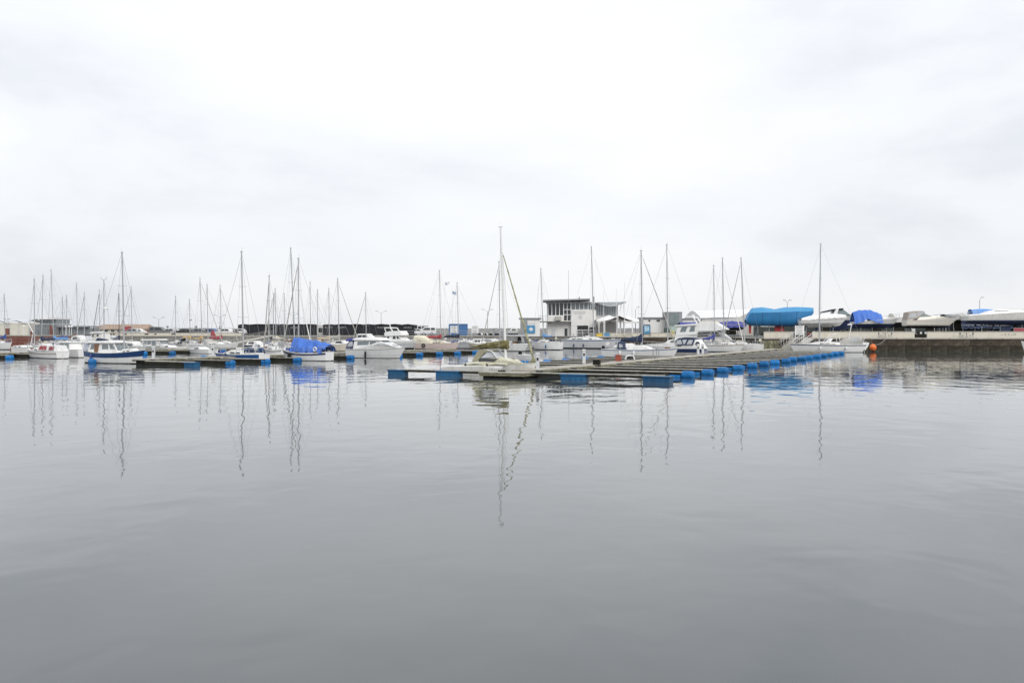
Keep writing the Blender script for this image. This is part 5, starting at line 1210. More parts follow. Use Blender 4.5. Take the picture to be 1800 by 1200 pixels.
FL = {}
for lab, x0, x1, wl, bow, mast, kw in fleet:
    kw.setdefault('group', 'sailboats moored in the harbour'); FL[lab] = sailboat(lab, x0, x1, wl, bow, mast, **kw)
b = FL['sailboat with two-stay mast and red furled sail in the left mid harbour']
b.prof('jib_bag', [(370.5, 590), (372, 583), (374.5, 579.5), (377, 586), (379, 590.5)], .18, .12, REDCAN, fol=False, bevel=.04)
for lab, px_, mt, txt in (('white sailboat with mid-blue hull band and tall mast behind the left fingers', 410, NAVY, 'dark fender on the side of the blue-banded sailboat'),
        ('silver-hulled sailboat with white coachroof moored below the clubhouse', 1015, NAVY, 'left dark fender on the silver-hulled sailboat below the clubhouse'),
        ('silver-hulled sailboat with white coachroof moored below the clubhouse', 1032, NAVY, 'right dark fender on the silver-hulled sailboat below the clubhouse'),
        ('white sailboat with navy boom cover and cockpit tent by the long pontoon', 1098, GEL, 'left white fender on the sailboat with navy boom cover'),
        ('white sailboat with navy boom cover and cockpit tent by the long pontoon', 1122, GEL, 'right white fender on the sailboat with navy boom cover'),
        ('white sailboat with light blue cover left of the grey-hulled sailboat', 966, MIDBLUE, 'blue fender on the white sailboat with light blue cover')):
    FL[lab].fender(txt, px_, mt, h=.6, z=.55)
# red covers of the left sailboat
b = FL['white sailboat with brown stripe and red panelled doghouse at left']
b.prof('doghouse', [(77, 616), (78.5, 606), (107, 606.6), (108.5, 616.5)], .8, .62, GEL, bevel=.03, fol=False, wins=[[(79.5, 614.6), (80.5, 607.4), (92.5, 607.2), (93.5, 614.6)], [(97.5, 614.8), (97.8, 607.6), (105.5, 607.8), (106.5, 614.8)]], wmat=REDCAN)
b.bar('derrick', [(b.X(57), .2, b.Z(606)), (b.X(60), .1, b.Z(585)), (b.X(49), 0, b.Z(567))], .05, WMAST)
# radar on the small mast
b = FL['small sailboat with a radar on its mast behind the cream sailboat']; MB().lathe((b.X(335.2), 0, b.Z(562.5)), [(.05, -.08), (.25, -.05), (.25, .06), (.1, .12)], 'z', 10).build('radar_dome', GREYCLAD, b.root)
# frame on scooped-transom boat
b = FL['white sailboat with scooped transom and cockpit frame behind the trimaran']
for sd in (1, -1): b.bar('bimini_frame', [(b.X(894), sd * 1.2, b.dk(-1)), (b.X(895), sd * 1.1, b.Z(589.5)), (b.X(922), sd * 1.1, b.Z(589.5)), (b.X(929), sd * 1.2, b.dk(-3))], .03, STEEL)
b.prof('bimini_roll', [(894, 590.5), (894, 588.8), (923, 588.8), (923, 590.5)], 1.15, 1.1, GREYH, fol=False, bevel=.03)
MB().box((b.X(912), 0, b.Z(598)), (.3, .3, 1.0)).lathe((b.X(914), 0, b.Z(597)), [(.4, -.02), (.42, 0), (.4, .02)], 'x', 14).build('helm', BLACK, b.root)
# black arched frames on pink boat: cream tent and tyre fender
b = FL['pale pink sailboat with red sail cover behind the middle fingers']
b.hood(b.X(733), b.X(764), 1.35, CREAMCAN, w_=1.1, windows=False, name='boom_tent')
o = MB(); rows = []
for i in range(17):
    a = 2 * math.pi * i / 16; rows.append([((.27 + .09 * math.cos(k * math.pi / 3)) * math.cos(a), .09 * math.sin(k * math.pi / 3), (.27 + .09 * math.cos(k * math.pi / 3)) * math.sin(a)) for k in range(6)])
r = empty('tyre_fender', b.root.matrix_basis @ Vector((b.X(752), -b.hb(b.X(752)) - .06, .62)), b.ang, 'black tyre hung over the side of the pale pink sailboat', 'tyre')
MB().grid(rows, True).build('tyre', BLACK, r, smooth=True); MB().tube((0, 0, .3), (0, .08, .62), .015).build('rope', WIRE, r)
b = FL['silver-hulled sailboat with white coachroof moored below the clubhouse']
b.prof('coachroof_hump', [(1002, 597), (1006, 593.6), (1026, 592.2), (1040, 595.4), (1044, 597)], 1.05, .8, GEL, wins=[[(1008, 596.4), (1010, 594.8), (1015.5, 594.4), (1016, 596.2)], [(1017.5, 596.2), (1018, 594.4), (1026, 594.8), (1030, 596.2)]])
b = FL['white sailboat with navy boom cover and cockpit tent by the long pontoon']
b.prof('winter_cover', [(1081, 611), (1088, 604), (1112, 603.2), (1118, 610)], .9, .3, WHITECAN, bevel=.05)

# ---------- motor boats further back
def small_motor(label, x0, x1, wl, bow='R', B=2.2, sheer=None, cab=None, wins=(), roof=None, wmat=None, top=None, screens=(), hd=28, name='motor_boat', cm=None):
    b = Boat(name, label, 'motor boat', x0, x1, wl, bow, hd, B, sheer, tw=.88, rake=.8, flare=.4, hard=True, top=top)
    b.prof('cabin', cab, B * .40, B * .32, cm or GEL, wins=wins, wmat=wmat, screens=screens)
    if roof: b.prof('roof', roof, B * .42, B * .36, cm or GEL, fol=False)
    b.rails(a=.6, stern=False, lines=False, h=.5); return b
small_motor('small white motor boat with greenish windows left of the classic blue boat', 98, 153, 627.3, 'L', 2.1, (613.6, 614.5, 612.5), [(112, 616), (113, 602), (132, 601.5), (134, 615)], [[(113.5, 613), (114.5, 604), (122, 603.5), (122, 613)], [(123.5, 613), (123.5, 603.5), (131, 603.5), (132, 612.5)]], [(111, 602.6), (112, 600.8), (133.5, 600.4), (134, 602)], PANEL, hd=34)
small_motor('small white cabin boat with dark windows left of the red-panelled sailboat', 28, 72, 623.5, 'R', 2.2, (609.5, 610, 608.5), [(31, 612), (33, 607.5), (47, 606.5), (52, 611)], [[(34, 610.5), (34.5, 608.3), (39, 608), (40, 610.5)], [(42, 610.5), (42, 608), (46, 608), (47.5, 610.5)]], None)
small_motor('white wheelhouse motor boat with flat roof in the left mid harbour', 254, 300, 613, 'R', 2.5, (607.5, 608, 606), [(256.5, 609), (258, 598.5), (285, 597.5), (291, 607)], [[(259, 605), (260, 599.8), (265, 599.5), (265, 604.8)], [(266.5, 604.8), (266.5, 599.5), (272, 599.5), (272, 604.6)], [(274, 606), (274, 599.4), (280, 599.4), (281.5, 606)]], [(255, 598.2), (257, 596.4), (286, 595.6), (288, 597.6)], LGLASS, screens=[((290, 605.5), (285.5, 598.5))])
small_motor('white fishing boat with square wheelhouse behind the classic blue boat', 150, 208, 612.6, 'R', 2.7, (602, 602.5, 598), [(167, 603), (168, 586), (186, 585.6), (188, 602)], [[(170, 592), (170, 588), (173, 588), (173, 592)], [(178, 591.5), (178, 587.5), (181.5, 587.5), (181.5, 591.5)]], [(166, 586.4), (168, 584), (172, 583), (187, 585)], None, cm=GEL2)
small_motor('small white boat with blue canvas behind the bow of the classic boat', 214, 258, 615.5, 'R', 2.3, (609, 609.5, 607), [(222, 610), (224, 604), (240, 603), (247, 608.5)], [[(225.5, 608), (227, 605), (238, 604.6), (241, 608)]], [(222.5, 604.5), (225, 600.5), (238, 600), (241, 603.6)], None)
small_motor('small white cuddy boat with blue waterline beside the fishing boat', 120, 152, 611.6, 'R', 2.2, (599, 599.5, 597.5), [(130, 600), (132, 592), (142, 589), (147, 596), (148, 599)], [[(134, 596), (135.5, 592.5), (140.5, 591.5), (142, 595.5)]], None)
small_motor('white day boat with low windscreen between the pink sailboat and the red sail cover', 838, 900, 610.5, 'R', 2.4, (600.5, 601, 598.5), [(848, 601), (852, 596.5), (868, 595.5), (880, 600)], [[(853.5, 599.5), (855, 597.4), (866, 597), (869, 599.5)]], None)
small_motor('white bow rider with pale canopy behind the cream sailboat', 588, 622, 617, 'R', 2.2, (604.5, 605, 601.5), [(592, 606), (594, 598.5), (607, 597.8), (613, 604)], [[(595, 603), (596, 599.6), (605, 599), (607.5, 603)]], None, top=CREAM)
small_motor('white cabin cruiser with small radar arch behind the white motor cruiser roof', 622, 668, 611.4, 'R', 2.6, (597, 597, 594), [(630, 598), (633, 588.5), (648, 587.5), (655, 593), (658, 597)], [[(634, 593), (635, 589.6), (641, 589.2), (641, 592.6)], [(642.5, 592.6), (642.5, 589.2), (647.5, 589), (650.5, 592.4)]], [(632.5, 588.8), (635, 586.6), (647, 586.4), (650, 588.4)])
small_motor('small boat under a dark cover at the foot of the grey gangway', 432, 470, 614.5, 'R', 2.3, (606, 606.5, 604.5), [(438, 607), (441, 600), (452, 599), (462, 605)], [[(442.5, 604), (444, 601.2), (451, 600.6), (453, 604)]], None, top=NAVY)
small_motor('low white speedboat left of the blue-striped sailboat bow', 330, 378, 621, 'L', 2.1, (613.5, 613.8, 612.5), [(342, 614.5), (347, 610.5), (356, 609.6), (363, 613.6)], [[(348, 613), (349.5, 611), (355, 610.6), (357.5, 613)]], None)
small_motor('small open white motor boat beside the white wheelhouse boat', 280, 322, 616.5, 'L', 2.0, (610, 610.4, 609), [(292, 611), (295, 607), (302, 606.4), (306, 610.4)], [[(295.6, 609.6), (296.8, 607.6), (301, 607.2), (302.5, 609.6)]], None)
small_motor('white cabin boat with blue cabin band left of the cluttered sailboat', 440, 482, 618.5, 'R', 2.2, (610.5, 611, 609), [(449, 612), (452, 605), (463, 604.4), (470, 610)], [[(453, 609.4), (454.4, 606), (462, 605.6), (464.5, 609.4)]], None, top=MIDBLUE)
small_motor('small white weekender between the flybridge cruiser and pale pink sailboat', 718, 752, 611.2, 'R', 2.3, (602, 602.4, 600), [(724, 603), (727, 596.4), (738, 595.8), (745, 601)], [[(728, 600.4), (729.4, 597.6), (736.5, 597), (739.5, 600.2)]], None)
small_motor('small cream fishing boat right of the silver grey sailboat', 822, 866, 613.2, 'L', 2.3, (603.6, 604, 601.6), [(836, 605), (838, 597), (848, 596.6), (850, 604)], [[(839, 601), (839.6, 598), (843, 598), (843, 601)], [(844.4, 601), (844.4, 598), (847.4, 598), (848, 601)]], [(834.5, 597.6), (836, 595.8), (849, 595.6), (851, 597.2)], top=CREAM)
# tender behind the trimaran bow
b = Boat('dinghy', 'small rounded white dinghy with black outboard behind the trimaran bow', 'dinghy', 912, 947, 634, 'R', 55, 1.45, (624, 625, 621.5), tw=.85, rake=.35, flare=.3, draft=.15); b.outboard()
b.prof('thwart', [(920, 624.5), (920, 623), (927, 623), (927, 624.5)], .55, .55, GEL2)
# low white dinghy on the long pontoon
r = empty('upturned_dinghy', onp(1107, 632.5), UA + .4, 'small white upturned dinghy lying on the long pontoon', 'dinghy')
h = Hull(1.9, .95, (.3, .28, .34), tw=.7, draft=.12, rake=.25); mb = h.band(-1, 1, 6); o = mb.build('shell', GEL, r, smooth=True); o.rotation_euler = (math.pi, 0, 0); o.location = (0, 0, .34)

# ---------- laid-up boats in the yard
def cradle(b, label, xs, hw=.9, ztop=None, mat=GREYCLAD, red=False):
    r = empty('boat_cradle', (b.root.location.x, b.root.location.y, GZ), b.ang, label, 'boat cradle', 'cradles under the laid-up boats')
    for i, px in enumerate(xs):
        x = b.X(px); zt = ztop if ztop else .9
        MB().box((x, 0, .08), (.16, hw * 2.2, .16)).build('cross_beam', mat, r)
        for sd in (1, -1):
            MB().tube((x, sd * hw, .1), (x, sd * hw * .92, zt), .045).tube((x - .4, sd * hw, .1), (x, sd * hw * .95, zt * .7), .03, n=5).build('prop', mat, r); MB().box((x, sd * hw * .9, zt), (.3, .1, .3)).build('pad', BLACK, r)
    for sd in (1, -1): MB().box(((b.X(xs[0]) + b.X(xs[-1])) / 2, sd * hw * .75, .08 + .16), (abs(b.X(xs[-1]) - b.X(xs[0])) + .4, .12, .14)).build('side_beam', mat, r)
    return r
# blue shrink-wrapped yacht
def wrapped():
    D = 150; b = Boat('laid_up_yacht', 'large yacht shrink-wrapped in sky blue plastic with red keel on land', 'yacht', 1310, 1430, None, 'R', 3, 3.4, D=D, z0=GZ, hull=False)
    top = [(0, 562), (.04, 550), (.09, 541.4), (.25, 539.8), (.36, 541.6), (.43, 543.4), (.5, 541.6), (.58, 540), (.75, 539.4), (.9, 540.2), (.985, 540.8), (1, 541.2)]
    kn = [(0, 563), (.05, 550), (.4, 549.2), (.75, 547.6), (1, 547.4)]; bt = [(0, 568), (.05, 571.5), (.2, 574), (.74, 574), (.86, 569.5), (.94, 559), (1, 550.5)]
    wd = [(0, .9), (.1, 1.35), (.4, 1.75), (.6, 1.6), (.8, 1.05), (.93, .45), (1, .06)]
    ev = lambda T, t: next((a[1] + (c[1] - a[1]) * (t - a[0]) / (c[0] - a[0]) for a, c in zip(T, T[1:]) if a[0] <= t <= c[0]), T[-1][1])
    lo, up = [], []
    for i in range(41):
        t = i / 40; x = b.X(1310) + (b.X(1430) - b.X(1310)) * t; zt, zk, zb = b.Z(ev(top, t)), b.Z(ev(kn, t)), b.Z(ev(bt, t)); zk = min(zk, zt - .02); zb = min(zb, zk - .05); w_ = ev(wd, t)
        f = .06 * noise.noise(Vector((x * 1.1, 2.2, .3))) + .05 * abs(math.sin(x * 2.1)) ** 3 - .03 * abs(math.sin(x * 1.3 + 1)) ** 6
        sec = [(.0, zb), (.5, zb + (zk - zb) * .05), (.82, zb + (zk - zb) * .2), (.96, zb + (zk - zb) * .5), (1.0, zk)]
        lo.append([(x, -k * (w_ + (f if k > .3 else 0)), z) for k, z in sec[::-1]] + [(x, k * (w_ + (f if k > .3 else 0)), z) for k, z in sec[1:]])
        up.append([(x, -w_ * 1.003 - f, zk), (x, -w_ * .55, zk + (zt - zk) * .55 - .03), (x, 0, zt), (x, w_ * .55, zk + (zt - zk) * .55 - .03), (x, w_ * 1.003 + f, zk)])
    MB().grid(lo, False).build('hull_wrap', TARPS, b.root, smooth=True); MB().grid(up).build('top_wrap', M('lit_top_shrink_wrap', (.04, .235, .46), .5, var=.1, scale=.8, bump=.01, bscale=3), b.root)  # top wrap: lighter copy of the blue, light from above painted in
    for px in (1338, 1366, 1398):      # straps over the wrap
        t = (b.X(px) - b.X(1310)) / (b.X(1430) - b.X(1310)); i = round(t * 40); ring = [Vector(q) for q in lo[i]]; c_ = Vector((ring[0].x, 0, ring[len(ring) // 2].z + .6))
        MB().path([q + (q - c_).normalized() * .02 for q in ring], .022, 4).build('strap', NAVYCAN, b.root)
    zk = b.Z(573)
    MB().prof([(b.X(1361), zk + .15), (b.X(1378.5), zk + .15), (b.X(1377.5), .12), (b.X(1362.5), .12)], lambda x, z: .16).build('keel', REDPAINT, b.root, bevel=.04)
    MB().prof([(b.X(1316), b.Z(570)), (b.X(1321), b.Z(570)), (b.X(1320), b.Z(586)), (b.X(1316.5), b.Z(586))], lambda x, z: .08).build('rudder', REDPAINT, b.root, bevel=.03)
    MB().prof([(b.X(1337), b.Z(574.5)), (b.X(1360), b.Z(574.5)), (b.X(1360), b.Z(572.5)), (b.X(1334), b.Z(572.5))], lambda x, z: .8).build('bare_bottom', GEL2, b.root)
    b.h = None; cradle(b, 'grey steel cradle under the blue shrink-wrapped yacht', (1330, 1350, 1372, 1395), 1.0, zk + .25)
    MB().box((b.X(1350), -.2, .35), (2.4, .3, .5)).build('keel_block', WOODD, b.root)
wrapped()
def yard(label, x0, x1, D, sheer, ykeel, ywl, B=2.6, bow='R', top=None, bottom=None, name='laid_up_motor_boat', cat='motor boat', hd=3, cr=None, crl=None, **kw):
    zo = PZ(ywl, D) - GZ; b = Boat(name, label, cat, x0, x1, None, bow, hd, B, sheer, D=D, z0=GZ, zo=zo, top=top, bottom=bottom, draft=PZ(ywl, D) - PZ(ykeel, D), group='boats laid up in the yard', **kw)
    if cr: cradle(b, crl, cr, B * .33, PZ(ykeel, D) - GZ + .12)
    MB().box((0, 0, (PZ(ykeel, D) - GZ) / 2), (1.6, .35, PZ(ykeel, D) - GZ + .04)).build('keel_chock', WOODD, b.root)
    return b
b = yard('white motor boat under a white cover beside the blue wrapped yacht', 1405, 1491, 147, (562.5, 559.5, 556.5), 575.5, 568, 2.5, tw=.9, rake=1.6, hard=True, flare=.5, bottom=GEL2, cr=(1415, 1440, 1462), crl='grey cradle under the white covered motor boat')
b.tarp(b.X(1407), b.X(1487), lambda x: b.dk(x) + .55 * max(0, 1 - abs(x / b.L * 1.9) ** 2.5) + .1, lambda x: b.hb(x) + .05, WHITECAN, drop=.16, fold=.03, seed=8, name='cover')
b.prof('stern_drive', [(1404, 572), (1409, 565), (1411, 573)], .2, .2, GREYCAN, fol=False)
b.stripe(.0, .1, GREYH, name='chine_stripe')
b = yard('dark-bottomed sports cruiser with black bimini behind the white covered boat', 1432, 1513, 157, (559, 557.5, 554.5), 581, 563, 2.9, tw=.9, rake=2.0, hard=True, flare=.5, bottom=BLUEAF, cr=(1450, 1475, 1492), crl='cradle under the dark-bottomed sports cruiser')
b.prof('windscreen', [(1466, 556), (1472, 545), (1480, 543.8), (1490, 552), (1496, 556)], 1.0, .8, PANEL, fol=True)
b.prof('targa_arch', [(1459, 556.5), (1466, 543.5), (1472, 541.5), (1467, 556)], 1.15, 1.05, GEL, fol=False)
b.prof('bimini', [(1443, 550), (1446, 547.6), (1466, 543), (1480, 541.6), (1479, 544.5), (1466, 546)], 1.1, 1.0, DARKCAN, fol=False)
b.bar('bimini_post', [(b.X(1446), .9, b.dk(-3)), (b.X(1445), .9, b.Z(548))], .04, STEEL)
b.prof('bow_deck', [(1490, 557), (1497, 552), (1507, 553), (1511, 556)], .7, .5, GEL)
b = yard('white motor boat with navy bottom under a bright blue tarpaulin', 1497, 1582, 149, (566, 563.5, 558.5), 577.5, 569.5, 2.7, tw=.9, rake=1.7, hard=True, flare=.5, bottom=BLUEAF, cr=(1510, 1530, 1555), crl='cradle under the bright blue tarpaulin boat')
def rg(x):
    k = (x - b.X(1498)) / (b.X(1548) - b.X(1498)); return b.Z(552 - 7.5 * math.sin(math.pi * min(1, max(0, k * .92 + .1))) ** .8)
b.tarp(b.X(1498), b.X(1548), rg, lambda x: 1.45, TARPB, drop=.2, fold=.06, seed=12, n=40, m=22, sharp=.75, base=lambda x: b.Z(568.5 - 7.0 * math.exp(-((x - b.X(1522)) / 1.1) ** 2)))
b.prof('bow_cuddy', [(1545, 562), (1549, 557), (1562, 557.5), (1578, 559.5)], 1.0, .7, GEL)
b.rails(a=.6, stern=False, lines=False)
b = yard('cream cabin cruiser with beige canopy on a road trailer above the parapet gap', 1589, 1684, 145.5, (562.5, 563, 559.8), 576.8, 571.5, 2.7, tw=.92, rake=1.9, hard=True, flare=.5, top=M('ivory_gelcoat', (.70, .675, .60), .35, var=.05, streak=True), bottom=DARKAF, deck=GEL, boot=-.2)
b.stripe(.9, .98, PINKISH, name='rubbing_strake')
b.prof('cabin', [(1607, 563), (1614, 556), (1640, 554.5), (1660, 557.6), (1672, 560.6)], 1.1, .85, MATS['ivory_gelcoat'])
b.prof('canopy', [(1590, 563), (1592.5, 549), (1604, 546.8), (1618, 546.6), (1622, 549), (1608, 560)], 1.15, 1.0, M('taupe_canvas', (.36, .32, .28), .85), fol=False, wins=[[(1592.8, 558.8), (1594.2, 551), (1605.8, 549.4), (1605.8, 557.8)], [(1608, 557), (1608, 549), (1617.5, 548.4), (1619.8, 549.8)]], wmat=VINYL)
b.prof('windscreen', [(1611, 557), (1620, 549.6), (1627, 553.6), (1634, 556)], 1.0, .86, PANEL, fol=False)
b.rails(a=.55, stern=False, lines=False, h=.5)
r = empty('boat_trailer', (b.root.location.x, b.root.location.y, GZ), b.ang, 'tandem-axle boat trailer under the cream cabin cruiser', 'trailer')
for sd in (1, -1): MB().box((.2, sd * .75, .55), (6.4, .1, .14)).build('chassis_beam', STEEL, r)
for i in range(4): MB().box((-2.4 + i * 1.6, 0, .58), (.1, 1.6, .1)).build('cross_member', STEEL, r)
for px in (1613.8, 1622):
    for sd in (1, -1): wq = inst('wheel', WHEEL_ME, r, (b.X(px), sd * 1.02, .74)); wq.scale = (.98, 1.2, .98); inst('rim', RIM_ME, wq)
    MB().tube((b.X(px), -1, .74), (b.X(px), 1, .74), .05).build('axle', BLACK, r)
MB().box((b.X(1601.5), -.95, 1.05), (.55, .14, .75)).build('stern_support', GREYH, r, bevel=.02)
for px in (1600, 1640, 1660):
    for sd in (1, -1): MB().tube((b.X(px), sd * .6, .6), (b.X(px), sd * .55, 1.55), .05).build('keel_prop', STEEL, r)
MB().tube((b.X(1612), 0, .02), (b.X(1612), 0, .6), .05).tube((b.X(1664), 0, .02), (b.X(1664), 0, .6), .05).build('jockey_leg', STEEL, r)
b = yard('large white laid-up yacht with long dark window at the right edge', 1694, 1886, 148, (555.5, 549.5, 545.5), 573, 563.5, 3.8, name='laid_up_yacht', cat='yacht', tw=.75, rake=2.2, bottom=BLUEAF, top=GEL2, boot=.04, cr=(1720, 1752, 1790), crl='cradle under the large white laid-up yacht')
b.prof('coachroof', [(1716, 555), (1736, 547.6), (1752, 543.8), (1788, 545), (1812, 549.5), (1822, 552)], 1.25, .95, GEL, wins=[[(1739, 547.8), (1745, 545.8), (1765, 546), (1772, 547.6)]])
MB().prof(b.P([(1757, 573), (1777, 573), (1774, 587), (1760, 587)]), lambda x, z: .16).build('keel', BLUEAF, b.root, bevel=.04)
b.prof('stern_locker', [(1697, 558), (1698, 553.5), (1712, 552), (1716, 556)], 1.3, 1.2, GEL)
b.stripe(.12, .2, GREYH, name='boot_stripe'); b.rails(a=.6, h=.6)
b = yard('white boat stern showing left of the large laid-up yacht', 1660, 1701, 151, (554.5, 554, 553), 567, 562.5, 2.8, bow='L', tw=.9, rake=1.5, hard=True, flare=.5, cr=(1672, 1688), crl='cradle under the boat stern left of large yacht')
b.prof('engine_cover', [(1680, 555), (1682, 552), (1694, 551.6), (1696, 555)], .8, .7, GREYCAN)
b = yard('small white boat under a sky blue tarpaulin beneath the tall lamp', 1700, 1752, 165, (553, 552, 550), 572, 563, 2.6, tw=.85, rake=1.3, hard=True, cr=(1712, 1736), crl='cradle under the sky blue tarpaulin boat')
b.tarp(b.X(1705), b.X(1746), lambda x: b.Z(543) - .15 * abs(x) / 3, lambda x: b.hb(x) * .9 + .1, M('pale_blue_tarp', (.10, .26, .60), .6), drop=.05, fold=.05, seed=20)
b = yard('white day boat with bow rails between the tarpaulin boat and cream cruiser', 1556, 1604, 158, (558, 558, 556), 576, 567, 2.4, tw=.9, rake=1.3, hard=True, bottom=DARKAF, cr=(1568, 1590), crl='cradle under the white day boat with bow rails')
b.rails(a=.3, stern=False, lines=False, h=.7); b.prof('console', [(1562, 558), (1564, 551.5), (1568, 551), (1572, 558)], .4, .35, GREYCAN)
b = yard('white boat with black engine showing behind the cream cruiser bow', 1634, 1692, 160, (558.5, 558, 555), 577, 567, 2.5, tw=.9, rake=1.4, hard=True, bottom=BLUEAF, cr=(1648, 1676), crl='cradle under the boat behind the cream cruiser bow')
b.prof('covered_engine', [(1653, 558), (1655, 553), (1660, 552), (1663, 557)], .5, .4, BLACK); b.bar('boom', [(b.X(1634), 0, b.Z(555)), (b.X(1655), 0, b.Z(552))], .05, GREYCLAD); b.rails(a=.5, stern=False, lines=False)
b = yard('dark-hulled boat under a violet blue tarpaulin left of the blue wrapped yacht', 1258, 1314, 172, (572, 571, 569.5), 581, 577, 2.6, tw=.85, rake=1.0, top=NAVY, bottom=DARKAF, cr=(1272, 1298), crl='cradle under the violet blue tarpaulin boat')
b.tarp(b.X(1262), b.X(1311), lambda x: b.Z(564.2) - .1 * abs(x), lambda x: b.hb(x) + .15, VIOLETCAN, drop=.5, fold=.06, seed=30)
b = yard('small boat under a blue cover left of the radar arch', 1192, 1232, 173, (572, 571.5, 570), 582, 577, 2.3, tw=.85, rake=.9, cr=(1202, 1222), crl='cradle under the small blue-covered boat')
b.tarp(b.X(1194), b.X(1230), lambda x: b.Z(566.4), lambda x: b.hb(x) + .1, VIOLETCAN, drop=.1, fold=.04, seed=33)
b = yard('white motor boat on the back quay between the trimaran mast and grey shed', 893, 914, 201, (581, 581, 580), 588, 585.5, 2.2, tw=.9, rake=.7, hard=True, cr=(898, 909), crl='cradle under the white motor boat by grey shed')
b.prof('cabin', [(897, 581.5), (899, 577.5), (907, 577.2), (911, 581)], .8, .6, GEL, wins=[[(899, 580.6), (900, 578.4), (906, 578.2), (908, 580.6)]])

for lab, x0, x1 in (('low boat under a navy tarpaulin below the large yacht, left part', 1672, 1735), ('low boat under a navy tarpaulin below the large yacht, right part', 1738, 1806)):
    b = yard(lab, x0, x1, 156, (572, 572, 570), 585, 578, 2.6, tw=.85, rake=1.0, top=NAVY, bottom=DARKAF)
    b.tarp(b.X(x0 + 2), b.X(x1 - 2), lambda x: b.Z(566.5), lambda x: b.hb(x) + .15, NAVYCAN, drop=.6, fold=.06, seed=x0)
r = empty('sunshade', (PX(1792, 144.5), 144.5, GZ), 0, 'red cloth hung under the bow of the large yacht', 'cloth'); MB().box((0, 0, .75), (1.7, .06, 1.5)).build('cloth', REDCAN, r); MB().box((0, .05, 1.5), (1.8, .08, .08)).build('bar', STEEL, r)
for s_ in (-.85, .85): MB().tube((s_, .05, 0), (s_, .05, 1.5), .04).build('post', STEEL, r)

BACKDROP = M('dark_backdrop_green', (.035, .045, .04), .85, var=.3, scale=1.5, streak=True)  # added dark backdrop standing in for the clutter seen beneath the boats
r = empty('clutter_backdrop', (PX(1325, 172), 172, GZ), 0, 'dark backdrop added for unclear clutter behind the laid-up boats in the yard', 'backdrop'); fl_ = PX(1860, 172) - PX(1325, 172); n_ = 22
for i in range(n_):
    h_ = 1.9 + random.uniform(-.06, .06); MB().box(((i + .5) * fl_ / n_, 0, h_ / 2), (fl_ / n_ - .06, .08, h_)).build('backdrop_panel', BACKDROP, r)
for i in range(n_ + 1): MB().box((i * fl_ / n_, .08, 1.0), (.14, .14, 2.1)).build('post', GREYCLAD, r)

# ---------- small quay furniture
def cafe(label_t, label_a, label_b, px, D=141.0):
    X = PX(px, D)
    t = empty('cafe_table', (X, D, GZ + .02), 0, label_t, 'table'); MB().box((0, 0, .72), (.6, .6, .05)).build('table_top', GREYCLAD, t); MB().tube((0, 0, .02), (0, 0, .71), .05).build('leg', GREYCLAD, t); MB().box((0, 0, .02), (.42, .42, .04)).build('foot', GREYCLAD, t)
    for sd, lab in ((-1, label_a), (1, label_b)):
        c = empty('chair', (X + sd * .78, D, GZ + .02), 0 if sd < 0 else math.pi, lab, 'chair')
        MB().box((0, 0, .45), (.44, .44, .04)).build('seat', GREYCLAD, c); MB().box((-.22, 0, .68), (.04, .42, .42)).build('backrest', GREYCLAD, c)
        for a in (-.19, .19):
            for q in (-.19, .19): MB().box((a, q, .21), (.035, .035, .43)).build('leg', GREYCLAD, c)
cafe('small dark table on the quay edge below the bright blue tarpaulin boat', 'left chair at the table below the bright blue tarpaulin boat', 'right chair at the table below the bright blue tarpaulin boat', 1556)
cafe('small dark table on the quay edge below the large white yacht', 'left chair at the table below the large white yacht', 'right chair at the table below the large white yacht', 1699)
def locker(label, px, D, y0, y1, wpx, mat, name='storage_box', z0=GZ):
    zt = PZ(y0, D) - z0; r = empty(name, (PX(px, D), D, z0), R(4), label, 'box'); wd = wpx * D / FOC
    MB().box((0, 0, (zt - .1) / 2), (wd, .9, zt - .1)).build('body', mat, r, bevel=.03); MB().prof([(-wd / 2 - .04, zt - .1), (wd / 2 + .04, zt - .1), (wd / 2 - .1, zt), (-wd / 2 + .1, zt)], lambda x, z: .48).build('lid', mat, r)
locker('yellow covered box on the quay below the clubhouse', 1053, 168.7, 586, 593, 10, YELLOW)
locker('blue covered box beside the yellow one below the clubhouse', 1065.5, 168.6, 585, 593, 11.5, M('box_blue', (.09, .25, .42), .6))
locker('dark green bin beside the pale green store', 1172, 170.6, 576, 588, 8, M('bin_green', (.03, .07, .05), .6))
locker('rust red pallet stack on the quay under the white covered boat', 1425, 143.2, 584.5, 592, 9, M('rust_red2', (.25, .08, .06), .8), 'pallet_stack')
# yellow life-ring post, orange buoy
r = empty('lifebuoy_post', (PX(1181, 168.6), 168.6, GZ), 0, 'yellow lifebuoy on a post beside the kiosk', 'lifebuoy')
MB().tube((0, 0, 0), (0, 0, 1.1), .05).build('post', GREYCLAD, r)
rows = []
for i in range(17):
    a = 2 * math.pi * i / 16; rows.append([((.3 + .09 * math.cos(k * math.pi / 3)) * math.cos(a), -.12 + .09 * math.sin(k * math.pi / 3), .75 + (.3 + .09 * math.cos(k * math.pi / 3)) * math.sin(a)) for k in range(6)])
MB().grid(rows, True).build('ring', YELLOW, r, smooth=True)
D = 134; r = empty('mooring_buoy', (PX(1534.5, D), D, 0), 0, 'round orange mooring buoy between the sailboat stern and quay', 'buoy')
MB().lathe((0, 0, .62), [(.03, -.52), (.2, -.48), (.36, -.36), (.46, -.18), (.5, 0), (.46, .2), (.36, .36), (.2, .47), (.09, .52), (.08, .6)], 'z', 18).build('ball', ORANGE, r, smooth=True)
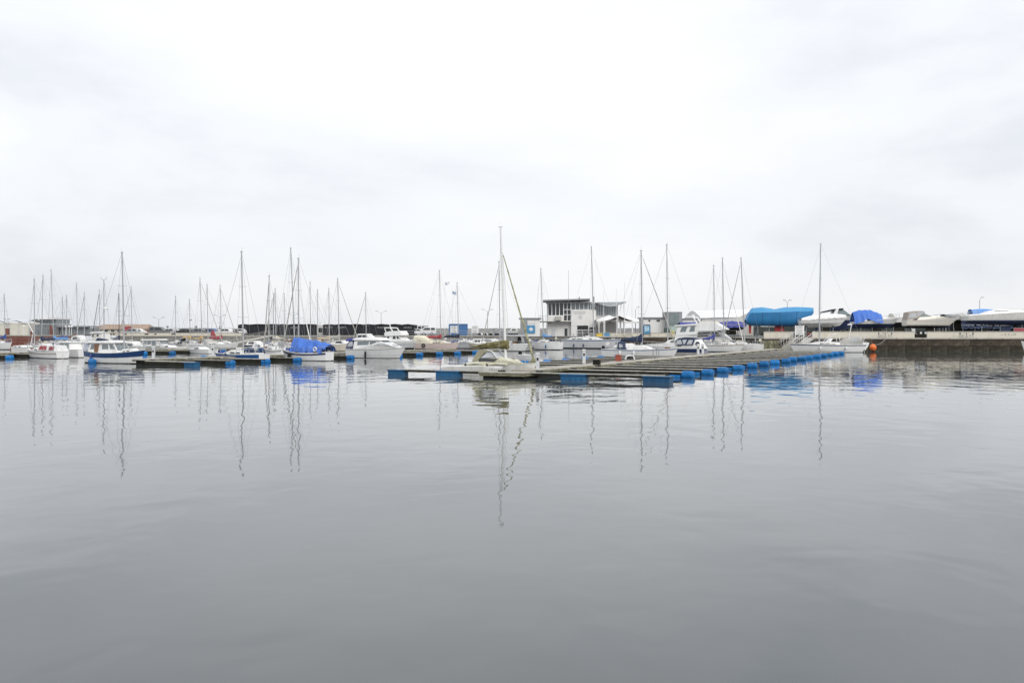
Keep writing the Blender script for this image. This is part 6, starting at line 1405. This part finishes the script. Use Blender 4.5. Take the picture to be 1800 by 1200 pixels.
MB().lathe((0, 0, .05), [(.05, -.3), (.14, -.25), (.14, .05), (.06, .1)], 'z', 10).build('keel_weight', BLACK, r)
p0 = Vector((PX(1537, D), D, 1.05)); p1 = Vector((PX(1556, 140.2), 139.7, 2.02)); mb = MB(); pts = [p0.lerp(p1, k / 8) - Vector((0, 0, .35 * math.sin(math.pi * k / 8))) for k in range(9)]
tag(mb.path(pts, .022, 5).build('mooring_rope', GREYCAN), 'mooring rope from the orange buoy up to the quay edge', 'rope')
# bicycles rack / rail behind the long quay: low fence
r = empty('quay_railing', (PX(700, 199.6), 199.6, GZ), 0, 'grey tubular railing along the back quay right of the black sheds', 'railing')
LL = PX(912, 199.6) - PX(700, 199.6); mb = MB()
for z in (.5, 1.0): MB().tube((0, 0, z), (LL, 0, z), .03).build('rail', STEEL, r)
for i in range(15): MB().tube((LL * i / 14, 0, 0), (LL * i / 14, 0, 1.0), .035).build('post', STEEL, r)
# upturned dinghies on back quay
dl = ['first small upturned dinghy on the back quay right of the container', 'second small upturned dinghy right of the container, grey', 'third small upturned dinghy right of the container', 'fourth small upturned dinghy, nearest the street lamp']
for i, px in enumerate((846, 854, 863, 873)):
    h = Hull(2.3, 1.1, (.38, .36, .42), tw=.85, draft=.14, rake=.2); r = empty('upturned_dinghy', (PX(px, 202.5), 202.5, GZ), R(70 + i * 9), dl[i], 'dinghy', 'dinghies on the back quay')
    o = h.band(-1, 1, 6).build('shell', (GEL, GREYH, GEL2, BLUECAN)[i], r, smooth=True); o.rotation_euler = (math.pi, 0, 0); o.location = (0, 0, .44)
    MB().box((0, 0, .5), (1.2, .05, .1)).build('keel_strip', WOODG, r)
# white outboard corner seen at the right edge
D = 126; r = empty('white_dinghy_bow', (PX(1806, D), D, 0), 0, 'white bow of a small boat cut by the right edge', 'boat')
h = Hull(3.6, 1.4, (.9, 1.1, 1.75), tw=.8, draft=.2, rake=.6); h.band(-1, 1, 6).build('hull', GEL, r, smooth=True)
for o in r.children: o.rotation_euler = (0, 0, math.pi); o.location = (.9, 0, 0)
